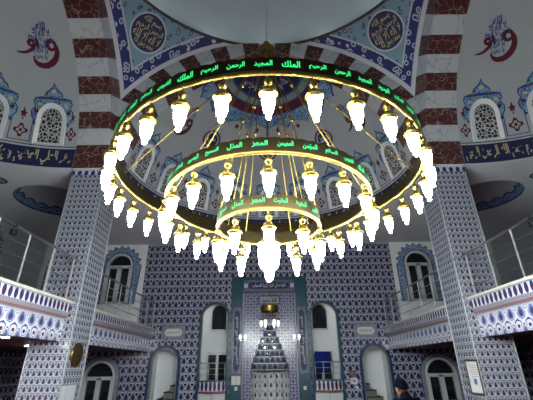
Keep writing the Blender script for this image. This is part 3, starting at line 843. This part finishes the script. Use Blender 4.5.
for sx in (-1,1): mb.poly(rect(sx*1.27-.1,sx*1.27+.1,5.7,5.92),P0,.172,.16,2)
mb.build('header_panel',[M['panel'],M['navy'],M['pale_letter']],hd)
mb=MB(); t_=text_mesh('كلما دخل عليها زكريا المحراب',.02); mb.text(t_,P0,.182,0,.26,0,5.81,1.85/twidth(t_)); mb.build('header_lettering',M['pale_letter'],hd)
# field round the niche, with the stepped opening
mb=MB(); wall_holes(mb,rect(-1.44,1.44,0.01,5.42),[[(x,max(z,.02)) for x,z in mih]],lambda x,z,d:(x,-.06-d,z),.06,0,1)
mb.build('tile_field',[M['tile_field'],M['white_marble']],mi)
for sx in (-1,1):
    mb=MB(); mb.bbox(*sorted((sx*1.36,sx*1.44)),-.12,-.05,0,5.42,.01); mb.build('white_edging',M['tile_strip'],mi)
mb=MB(); frame(mb,[(-.52,4.86),(-.52,5.22),(.52,5.22),(.52,4.86),(-.52,4.86)],[(-.60,4.78),(-.60,5.30),(.60,5.30),(.60,4.78),(-.60,4.78)],P0,.06,.11,0)
mb.poly(rect(-.52,.52,4.86,5.22),P0,.08,None,1); fp=mb.build('name_panel',[M['teal'],M['tile_strip']],mi)
mb=MB(); t_=text_mesh('الله محمد',.03); mb.text(t_,P0,.09,0,.26,0,5.04,.8/twidth(t_)); mb.build('panel_lettering',M['navy'],fp)
# honeycomb hood: rows of small pointed cells, corbelled forward towards the top
M['muq_white']=plain('pale_cell_edging',(.085,.095,.13),.3,0,.5,.05)
ncell=(7,6,6,5,4,3,2)
for k in range(7):
    hw=HWS[k]; z0=SZ0+SH*k; n=ncell[k]; w=2*hw/n; dep=.62-.09*k
    mb=MB(); row=None
    mb.box(-hw,hw,dep,.95,z0,z0+SH,0)
    for i in range(n):
        cx=-hw+w*(i+.5); q=w*.45
        shp=[(cx-q,z0+.03),(cx-q,z0+SH*.45),(cx-q*.7,z0+SH*.72),(cx,z0+SH*.95),(cx+q*.7,z0+SH*.72),(cx+q,z0+SH*.45),(cx+q,z0+.03)]
        mb.poly(shp,lambda x,z,d:(x,dep-d,z),.03,0,1)
        s2=[(cx+(x-cx)*.45,z0+SH*.42+(z-z0-SH*.42)*.45) for x,z in shp]
        mb.poly(s2,lambda x,z,d:(x,dep-d,z),.045,.03,2 if (i+k)%2 else 3)
    mb.poly(rect(-hw,hw,z0-.02,z0+.025),lambda x,z,d:(x,dep-d,z),.06,0,4)
    mb.build('honeycomb_row',[M['muq_white'],M['navy'],M['blue_line'],M['glass_dark'],M['white_marble']],mi)
mb=MB(); mb.grid(lambda u,v:(-.97*cos(pi*u),.02+.85*sin(pi*u),.02+(SZ0-.02)*v),24,1,0,lambda u,v:(u*3.05-.02,v*1.56+.02))
mb.grid(lambda u,v:(-.97*cos(pi*u),.02+(.85*sin(pi*u))*(1-v),SZ0),24,1,1)
nb=mb.build('niche_wall',[M['tile_niche'],M['muq_white']],mi)
mb=MB()
for i in range(7):      # pointed arcade moulding at the head of the niche wall
    a=pi*(i+.5)/7; cx=-.95*cos(a); cy=.02+.82*sin(a)
    tx,ty=sin(a),cos(a)*.85/.95
    mp=lambda x,z,d:(cx+x*tx,cy+x*ty-d,z)
    q=.14
    frame(mb,[(-q,1.2),(-q,1.34),(0,1.52),(q,1.34),(q,1.2)],[(-q-.03,1.2),(-q-.03,1.36),(0,1.57),(q+.03,1.36),(q+.03,1.2)],mp,0,.03,0)
    mb.tube([(cx-q*tx,cy-q*ty,.02),(cx-q*tx,cy-q*ty,1.25)],.03,6,0)
mb.build('arcade_moulding',M['white_marble'],nb)

# ------------------------------------------------------------------ great chandelier
CX,CY=-.06,YC+.05; EYE=1.75
ch=empty('chandelier',(CX,CY,EYE+2.0)); tag(ch,'huge three tiered brass ring chandelier with glowing glass lamps under the main dome','chandelier')
RINGS=((2.48,2.85,32,52,'outer_ring'),(1.63,2.395,20,32,'middle_ring'),(.81,2.0,10,16,'inner_ring'))
def zz(z): return z-2.0
lamp0=None; ni=2
for (r,z,nl,nt,nm) in RINGS:
    zb=zz(z); n=nl*12
    mb=MB(); hh=.205
    tops=[zb+hh+.016*abs(sin(n/2*0+ i*pi/4)) for i in range(n)]
    for i in range(n):
        j=(i+1)%n; a,b=2*pi*i/n,2*pi*j/n
        for rr,fl in ((r+.012,0),(r-.012,1)):
            q=[(rr*cos(a),rr*sin(a),zb),(rr*cos(b),rr*sin(b),zb),(rr*cos(b),rr*sin(b),tops[j]),(rr*cos(a),rr*sin(a),tops[i])]
            if fl: q.reverse()
            mb.face(q,0,None,False)
        mb.face([((r+.012)*cos(a),(r+.012)*sin(a),tops[i]),((r+.012)*cos(b),(r+.012)*sin(b),tops[j]),((r-.012)*cos(b),(r-.012)*sin(b),tops[j]),((r-.012)*cos(a),(r-.012)*sin(a),tops[i])],0)
    rg=mb.build(nm,M['bronze'],ch)
    mb=MB(); mb.tube([(r*cos(2*pi*i/96),r*sin(2*pi*i/96),zb) for i in range(96)],.028,8,0,True); mb.build('rim',M['gold'],rg)
    for k in range(nt):
        mb=MB(); th=-pi/2+R(3)+2*pi*(k+.4)/nt    # names run round the outside of the band
        tm=text_mesh(NAMES[(ni-k)%len(NAMES)],.018); w=min(.20,twidth(tm)*.10); 
        ex,ey=-sin(th),cos(th)
        mp=lambda x,y,d:((r+d)*cos(th)+x*ex,(r+d)*sin(th)+x*ey,zb+.118+y)
        mb.text(tm,mp,.017,0,.095,0,0,w/twidth(tm))
        mb.build('name_lettering',M['green_text'],rg)
    ni+=nt
    for k in range(nl):
        th=-pi/2+2*pi*k/nl
        if lamp0 is None:
            mb=MB()
            mb.tube([(0,0,0),(0,0,-.10)],.006,6)
            mb.lathe([(.008,-.055),(.03,-.07),(.047,-.10),(.05,-.115),(.035,-.145),(.012,-.16),(.012,-.175)],(0,0,0),12)
            for q in range(3):
                an=2*pi*q/3+.5; mb.tube([(.04*cos(an),.04*sin(an),-.13),(.075*cos(an),.075*sin(an),-.262)],.004,5)
            mb.lathe([(.03,-.185),(.05,-.20),(.056,-.225),(.075,-.245),(.098,-.262),(.102,-.275),(.095,-.288),(.076,-.292),(.078,-.31)],(0,0,0),16)
            lamp0=mb.build('lamp',M['gold'],ch)
            mb=MB(); mb.lathe([(.060,-.298),(.068,-.325),(.068,-.38),(.060,-.445),(.047,-.50),(.030,-.528),(.018,-.536),(.027,-.55),(.030,-.568),(.021,-.588),(.006,-.596)],(0,0,0),12)
            mb.build('glass_shade',M['lamp'],lamp0); l=lamp0
        else: l=copy_tree(lamp0,ch)
        l.location=(r*cos(th),r*sin(th),zb-.02); l.rotation_euler.z=th
# hub, pole and tie rods
HUB=zz(5.80)
mb=MB(); mb.tube([(0,0,HUB+.2),(0,0,ZR+(RD+.45)*.95-EYE-2.0)],.008,6); mb.build('suspension_cable',M['steel'],ch)
mb=MB(); mb.lathe([(.03,HUB-.30),(.08,HUB-.26),(.13,HUB-.18),(.16,HUB-.05),(.10,HUB),(.17,HUB+.06),(.19,HUB+.12),(.10,HUB+.2),(.06,HUB+.34),(.03,HUB+.36)],(0,0,0),20); mb.build('hub',M['old_gold'],ch)
mb=MB(); mb.tube([(0,0,HUB-.28),(0,0,zz(1.98))],.022,8); mb.build('centre_pole',M['old_gold'],ch)
for r,z,*_ in RINGS:
    for k in range(6):
        th=-pi/2+R(30+60*k); top=Vector((.16*cos(th),.16*sin(th),HUB-.02)); bot=Vector((r*cos(th),r*sin(th),zz(z)+.2))
        mb=MB(); mb.tube([top,bot],.0105,6); mid=top.lerp(bot,.50 if r>2 else .46)
        mb.lathe([(.008,-.05),(.03,-.03),(.042,0),(.03,.03),(.008,.05)],mid,10)
        mb.build('tie_rod',M['gold'],ch)
# central big lamp
mb=MB(); c0=zz(1.98)
mb.lathe([(.02,c0+.05),(.05,c0+.0),(.06,c0-.05),(.03,c0-.09),(.10,c0-.14),(.13,c0-.19),(.185,c0-.235),(.19,c0-.25),(.16,c0-.27)],(0,0,0),24); cl=mb.build('centre_lamp',M['gold'],ch)
mb=MB(); mb.lathe([(.14,c0-.265),(.165,c0-.30),(.168,c0-.42),(.15,c0-.56),(.11,c0-.64),(.065,c0-.67),(.07,c0-.69),(.065,c0-.75),(.04,c0-.81),(.01,c0-.835)],(0,0,0),20); mb.build('glass_shade',M['lamp'],cl)

# small chandelier in front of the mihrab
MCY=17.0; mc=empty('small_chandelier',(0,MCY,3.42)); tag(mc,'small brass ring chandelier with pale unlit lamps before the mihrab','chandelier')
mb=MB(); n=48
for i in range(n):
    a,b=2*pi*i/n,2*pi*(i+1)/n
    for rr in (.40,.38): mb.face([(rr*cos(a),rr*sin(a),.62),(rr*cos(b),rr*sin(b),.62),(rr*cos(b),rr*sin(b),.86),(rr*cos(a),rr*sin(a),.86)],0)
for z in (.62,.86): mb.tube([(.39*cos(2*pi*i/32),.39*sin(2*pi*i/32),z) for i in range(32)],.02,6,0,True)
mb.build('ring',M['old_gold'],mc)
ztop=sqrt(RI**2-(MCY-YC-T)**2)+K-3.42
mb=MB(); mb.tube([(0,0,1.6),(0,0,ztop)],.012,6); mb.lathe([(.01,1.5),(.05,1.55),(.05,1.6),(.01,1.66)],(0,0,0),10); mb.build('suspension_chain',M['old_gold'],mc)
for k in range(4):
    a=R(45+90*k); mb=MB(); mb.tube([(0,0,1.55),(.39*cos(a),.39*sin(a),.86)],.009,5); mb.build('tie_rod',M['old_gold'],mc)
sm=None
for k in range(6):
    a=R(-60+60*k)
    if sm is None:
        mb=MB(); mb.tube([(0,0,0),(0,0,-.34)],.007,5); mb.lathe([(.01,-.30),(.06,-.34),(.075,-.39),(.05,-.40)],(0,0,0),10); sm=mb.build('lamp',M['old_gold'],mc); l=sm
        mb=MB(); mb.lathe([(.05,-.40),(.065,-.46),(.06,-.56),(.035,-.64),(.01,-.68)],(0,0,0),12); mb.build('glass_shade',M['lamp_off_glow'],sm)
    else: l=copy_tree(sm,mc)
    l.location=(.39*cos(a),.39*sin(a),.62)

# ------------------------------------------------------------------ wall things
# gold clock on the left pier
ck=empty('wall_clock',(-A,11.74,2.12)); tag(ck,'round gold wall clock on the inner face of the left pier','clock')
axm=Matrix(((0,0,1),(0,1,0),(-1,0,0)))
mb=MB(); mb.lathe([(.33,0),(.345,.02),(.335,.05),(.28,.055),(.27,.035)],(0,0,0),40,0,axm); mb.build('rim',M['old_gold'],ck)
mb=MB(); mb.lathe([(.272,.0),(.272,.034)],(0,0,0),40,0,axm); mb.build('dial',plain('dull_gold_dial',(.30,.24,.07),.35,.8,.5,.1),ck)
for an,l_ in ((R(60),.14),(R(-30),.2)):
    mb=MB(); mb.tube([(.042,0,0),(.042,l_*cos(an),l_*sin(an))],.008,5); mb.build('hand',M['black'],ck)
for k in range(12):
    an=R(30*k); mb=MB(); mb.tube([(.038,.21*cos(an),.21*sin(an)),(.038,.25*cos(an),.25*sin(an))],.006,4); mb.build('hour_mark',M['black'],ck)
# pale panel low on the left pier
mb=MB(); mb.bbox(-A+.002,-A+.035,11.27,12.05,0,1.30,.006); tag(mb.build('pale_panel',M['white_marble']),'pale panel low on the left pier below the gold clock','panel')
# framed notice on the right pier
fn=empty('framed_notice',(A,11.57,1.42)); tag(fn,'dark framed white notice with a blue stamp on the right pier','picture')
mb=MB()
for y0,y1,z0,z1 in ((-.36,-.31,-.46,.46),(.31,.36,-.46,.46),(-.36,.36,-.46,-.41),(-.36,.36,.41,.46)): mb.bbox(-.04,-.0,y0,y1,z0,z1,.006)
mb.build('frame',plain('dark_gilt_wood',(.06,.045,.025),.4),fn)
mb=MB(); mb.box(-.018,-.002,-.32,.32,-.42,.42); mb.build('paper',M['paper'],fn)
mb=MB(); mb.box(-.022,-.017,-.10,.06,-.20,-.05); mb.build('blue_stamp',plain('blue_print',(.06,.14,.34),.6),fn)
mb=MB()
for k in range(6): mb.box(-.021,-.017,-.22,.22-.05*(k%3),.30-.06*k,.312-.06*k)
mb.build('printed_line',plain('grey_print',(.2,.2,.2),.7),fn)
# oval plaques
for sx,nm,word in ((-1,'left','الله'),(1,'right','محمد')):
    pq=empty('oval_plaque',(sx*5.08,FW,3.42)); tag(pq,f'white oval inscription plaque on the tiled wall above the {nm} stair doorway','plaque')
    mb=MB(); mb.bbox(-.62,.62,-.04,0,-.34,.34,.01); mb.build('backing',M['grey_border'],pq)
    mb=MB(); mb.poly([(.25*(1 if cos(a)>0 else -1)+.20*cos(a),.19*sin(a)) for a in [R(v+5) for v in range(0,360,12)]],P0,.065,.04); mb.build('oval',M['paper'],pq)
    mb=MB(); t_=text_mesh(word+' الرحمن الرحيم',.02); mb.text(t_,P0,.07,0,.2,0,0,.66/twidth(t_)); mb.build('lettering',plain('grey_letter_paint',(.12,.13,.14),.6),pq)
# crystal wall sconces beside the honeycomb hood
for sx,nm in ((-1,'left'),(1,'right')):
    sc=empty('wall_sconce',(sx*1.40,FW-.12,3.0)); tag(sc,f'small crystal wall sconce on the {nm} edge of the mihrab','sconce')
    mb=MB(); mb.lathe([(.06,0),(.06,.03),(.02,.05)],(0,0,0),12,0,Matrix(((1,0,0),(0,0,-1),(0,1,0)))); mb.tube([(0,-.03,0),(0,-.12,-.03),(0,-.16,.03)],.012,6); mb.build('bracket',M['gold'],sc)
    for dx in (-.13,.13):
        mb=MB(); mb.tube([(0,-.08,0),(dx,-.13,-.04),(dx,-.14,.02)],.009,6); mb.lathe([(.02,.02),(.055,.06),(.075,.16),(.06,.24),(.03,.26)],(dx,-.14,0),10); mb.build('crystal_shade',M['lamp_off_glow'],sc)
# notice sheets and switches on the teal pilasters
for dx,lab in ((-1.93,'left of the two white notice sheets on the left teal pilaster'),(-1.70,'right of the two white notice sheets on the left teal pilaster')):
    mb=MB(); mb.bbox(dx,dx+.215,FW-.170,FW-.1605,.93,1.33,.002); tag(mb.build('notice_sheet',M['paper']),lab,'notice')
for x,lab in ((-1.70,'white light switch low on the left teal pilaster'),(1.72,'white light switch low on the right teal pilaster')):
    sw=empty('light_switch',(x,FW-.1605,.77)); tag(sw,lab,'switch')
    mb=MB(); mb.bbox(-.075,.075,-.02,0,-.085,.085,.005); mb.build('plate',M['paper'],sw)
    mb=MB(); mb.bbox(-.035,.035,-.032,-.018,-.05,.05,.005); mb.build('rocker',M['white'],sw)
# things between the right niche and right doorway
ob=empty('wall_ornament',(4.16,FW,1.38)); tag(ob,'small dark and orange ornament on the tiled wall right of the right tall niche','ornament')
mb=MB(); mb.bbox(-.20,.20,-.05,0,-.15,.13,.01); mb.build('board',plain('dark_board',(.02,.02,.03),.5),ob)
mb=MB(); mb.poly([(-.19,.14),(-.10,.05),(.0,.11),(.10,.04),(.19,.12),(.16,-.04),(.05,.0),(-.04,-.06),(-.15,-.02)],P0,.075,.05,0); mb.build('orange_shape',plain('burnt_orange_paint',(.32,.09,.015),.5),ob)
mb=MB(); mb.poly([(-.08,-.06),(.16,-.06),(.16,-.14),(-.08,-.14)],P0,.065,.05,0); mb.build('blue_strip',plain('mid_blue_paint',(.05,.10,.30),.5),ob)
cb=empty('control_box',(4.20,FW,1.06)); tag(cb,'pale grey control box on the tiled wall below the orange ornament','box')
mb=MB(); mb.bbox(-.16,.16,-.09,0,-.15,.13,.012); mb.build('casing',M['paper'],cb)
mb=MB(); mb.bbox(-.08,.06,-.10,-.088,-.06,.06,.004); mb.build('display',plain('grey_display',(.22,.23,.22),.3),cb)
mb=MB(); mb.bbox(4.27,4.40,FW-.03,FW,.69,.82,.005); tag(mb.build('wall_socket',M['paper']),'small white wall socket below the pale control box','socket')
# blue banner in the right niche
mb=MB(); mb.grid(lambda u,v:(2.42+.86*u,FW+.9+.05*sin(u*21)+.02*sin(u*47),1.45+1.0*v),40,2,0); mb.tube([(2.38,FW+.9,2.46),(3.32,FW+.9,2.46)],.015,6,1)
mb.tube([(2.40,FW+.9,.93),(2.40,FW+.9,2.47)],.015,6,1); mb.tube([(3.30,FW+.9,.93),(3.30,FW+.9,2.47)],.015,6,1)
bo=mb.build('blue_banner',[M['blue_cloth'],M['steel']]); tag(bo,'royal blue cloth hung on a stand inside the right niche','banner')
# black floodlights on the gallery handrails
for sx,nm,yy in ((-1,'left',8.02),(1,'right',7.85)):
    fl=empty('floodlight',(sx*6.17,yy,4.90)); tag(fl,f'small black floodlight clamped under the {nm} gallery handrail','floodlight')
    mb=MB(); mb.tube([(0,0,-.035),(0,0,-.10)],.02,8); mb.lathe([(.042,-.03),(.042,.03)],(0,0,0),10,0,Matrix(((1,0,0),(0,0,-1),(0,1,0)))); mb.build('clamp',M['black'],fl)
    mb=MB(); mb.bbox(-.06,.06,-.07,.07,-.24,-.10,.015); mb.build('housing',M['black'],fl)
    mb=MB(); mb.bbox(-sx*.062-.004,-sx*.062+.004,-.05,.05,-.22,-.12,.002); mb.build('lens',M['glass_dark'],fl)
# downlights under the left gallery
for x,y,lab in ((-6.75,9.6,'bright round downlight under the left gallery nearest its edge'),(-8.5,13.4,'round downlight under the left gallery behind the pier'),(-9.3,11.0,'round downlight under the middle of the left gallery')):
    dl=empty('downlight',(x,y,2.50)); tag(dl,lab,'downlight','downlights under the left gallery')
    mb=MB(); mb.lathe([(.13,0),(.13,-.015),(.10,-.02)],(0,0,0),20); mb.build('trim_ring',M['white'],dl)
    mb=MB(); mb.lathe([(.095,-.018),(.095,-.026),(.04,-.03)],(0,0,0),16); mb.build('lens',M['spot'],dl)

# ------------------------------------------------------------------ person
def skin(name, verts, edges, mat, parent=None, sub=2, root=0):
    me=bpy.data.meshes.new(name); me.from_pydata([v[:3] for v in verts],edges,[]); o=bpy.data.objects.new(name,me); COL.objects.link(o)
    o.modifiers.new('Skin','SKIN').use_smooth_shade=True
    sv=me.skin_vertices[0].data if me.skin_vertices else None
    if sv is None:
        import bmesh
        bm=bmesh.new(); bm.from_mesh(me); bm.verts.layers.skin.verify(); bm.to_mesh(me); bm.free(); sv=me.skin_vertices[0].data
    for i,v in enumerate(verts):
        sv[i].radius=(v[3],v[4] if len(v)>4 else v[3]); sv[i].use_root=(i==root)
    s_=o.modifiers.new('Sub','SUBSURF'); s_.levels=sub; s_.render_levels=sub
    bpy.context.view_layer.update()
    m2=bpy.data.meshes.new_from_object(o.evaluated_get(bpy.context.evaluated_depsgraph_get()))
    bpy.data.objects.remove(o); m2.materials.clear(); m2.materials.append(mat)
    for p in m2.polygons: p.use_smooth=True
    m2.name=name; q=bpy.data.objects.new(name,m2); COL.objects.link(q)
    if parent: q.parent=parent
    return q
M['skin']=plain('tanned_skin',(.17,.085,.05),.55,0,.3,.08,12)
M['jacket']=plain('black_jacket_cloth',(.002,.002,.003),1,0,.0,.25,15)
M['trouser']=plain('dark_trouser_cloth',(.004,.004,.006),.95,0,.05,.25,15)
M['cap_cloth']=plain('dark_navy_cap_knit',(.0015,.002,.003),1,0,.0,.3,30)
pr=empty('person',(1.80,5.6,0),R(22)); pr.scale=(.95,.95,.945); tag(pr,'person in a dark jacket and dark knit cap standing before the right wall, looking left','person')
# local frame: faces +y ; x to the person's right
B=[(0,0,.92,.15,.115),(0,-.005,1.05,.145,.11),(0,0,1.20,.16,.115),(0,-.01,1.33,.16,.11),(0,-.01,1.405,.10,.085),(0,.015,1.455,.07,.07),(0,.045,1.485,.055,.06)]
E=[(i,i+1) for i in range(6)]
for sx in (-1,1):
    i=len(B); B+=[(sx*.19,-.015,1.37,.065),(sx*.235,-.02,1.26,.058),(sx*.25,-.02,1.08,.045),(sx*.235,.05,.86,.034),(sx*.23,.075,.80,.03,.02)]
    E+=[(3,i)]+[(i+k,i+k+1) for k in range(4)]
    i=len(B); B+=[(sx*.095,0,.86,.10),(sx*.10,.01,.66,.078),(sx*.10,.02,.48,.058),(sx*.10,0,.30,.055),(sx*.10,-.015,.10,.038),(sx*.10,.03,.045,.04,.035),(sx*.105,.13,.03,.035,.025)]
    E+=[(0,i)]+[(i+k,i+k+1) for k in range(6)]
body=skin('body',B,E,M['jacket'],pr)
# head: shaped from an egg with brow, nose, chin
def headP(u,v):
    az=2*pi*u; el=(v-.5)*pi; ce=cos(el)
    x=.074*ce*sin(az); y=.094*ce*cos(az); z=.118*sin(el)
    if z<0: x*=1-.25*(-z/.118)**1.5; y*=1-.05*(-z/.118)
    f=max(0,cos(az))
    y+=.024*math.exp(-((az if az<pi else az-2*pi)/.17)**2-((z+.018)/.024)**2)
    y+=.008*f*math.exp(-((z+.085)/.022)**2)+.006*f*math.exp(-((z-.03)/.014)**2)
    y-=.010*math.exp(-((abs(az if az<pi else az-2*pi)-.40)/.15)**2-((z-.006)/.014)**2)
    y+=.005*math.exp(-((az if az<pi else az-2*pi)/.3)**2-((z+.055)/.010)**2)
    return (x,.065+y,1.545+z)
mb=MB(); mb.grid(headP,40,28,0,None,True)
for sx in (-1,1):
    mb.lathe([(.006,-.012),(.022,-.008),(.03,0),(.026,.008),(.008,.01)],(sx*.078,.055,1.54),10,0,Matrix(((0,0,1),(.8,0,0),(0,1.15,0))))
head=mb.build('head',M['skin'],pr)
mb=MB()
for sx in (-1,1): mb.lathe([(.002,-.009),(.009,-.004),(.0105,0),(.009,.004),(.002,.009)],(sx*.032,.141,1.551),10)
mb.build('eye',plain('eye_white',(.5,.5,.48),.2),head)
mb=MB(); mb.grid(lambda u,v:(.083*cos(v*pi/2)**.8*sin(2*pi*u),.06+.104*cos(v*pi/2)**.8*cos(2*pi*u)*(1 if cos(2*pi*u)>0 else 1.0),1.577-.018*(1-cos(2*pi*u))*(1-v)+.105*sin(v*pi/2)),32,10,0,None,True)
mb.tube([(.085*sin(2*pi*i/32),.06+.106*cos(2*pi*i/32),1.577-.018*(1-cos(2*pi*i/32))) for i in range(32)],.012,8,0,True)
mb.build('knit_cap',M['cap_cloth'],head)
for sx in (-1,1):   # hands with separate fingers
    hx,hy,hz=sx*.23,.08,.79
    V=[(hx,hy,hz,.026,.016),(hx,hy+.015,hz-.06,.036,.014),(hx,hy+.02,hz-.085,.034,.012)]; Ed=[(0,1),(1,2)]
    for k in range(4):
        fy=hy-.012+.021*k; L=(.062,.075,.08,.07)[k]; i=len(V)
        V+=[(hx,fy,hz-.085,.010),(hx-sx*.006,fy+.004,hz-.085-L*.5,.009),(hx-sx*.022,fy+.006,hz-.085-L,.0075)]; Ed+=[(2,i),(i,i+1),(i+1,i+2)]
    i=len(V); V+=[(hx-sx*.012,hy+.04,hz-.045,.011),(hx-sx*.022,hy+.058,hz-.085,.0095)]; Ed+=[(1,i),(i,i+1)]
    skin('hand',V,Ed,M['skin'],pr,1)
    mb=MB(); mb.grid(lambda u,v:(sx*.102+.048*cos(2*pi*u)*cos(v*pi/2)**.6,.06+.14*sin(2*pi*u)*cos(v*pi/2)**.6,.085*sin(v*pi/2)*(1-.35*max(0,sin(2*pi*u)))),20,6,0,None,True); mb.build('shoe',M['black'],pr)

# ------------------------------------------------------------------ camera, world
cam=bpy.data.cameras.new('camera'); co=bpy.data.objects.new('camera',cam); COL.objects.link(co)
cam.lens=24.0; cam.sensor_width=36; cam.clip_start=.02; cam.clip_end=200
co.matrix_world=Matrix.Translation((-.09,0,1.75))@Matrix.Rotation(R(90+25.1),4,'X')@Matrix.Rotation(R(-.6),4,'Z')
scene.camera=co
w=bpy.data.worlds.new('World'); scene.world=w; w.use_nodes=True
w.node_tree.nodes['Background'].inputs[0].default_value=(.01,.012,.02,1); w.node_tree.nodes['Background'].inputs[1].default_value=.2
scene.view_settings.view_transform='Standard'; scene.view_settings.look='None'; scene.view_settings.gamma=1; scene.view_settings.use_curve_mapping=False
scene.view_settings.exposure=2.4
scene.cycles.use_denoising=True
scene.cycles.max_bounces=8; scene.cycles.diffuse_bounces=4; scene.cycles.glossy_bounces=3
scene.cycles.sample_clamp_indirect=6
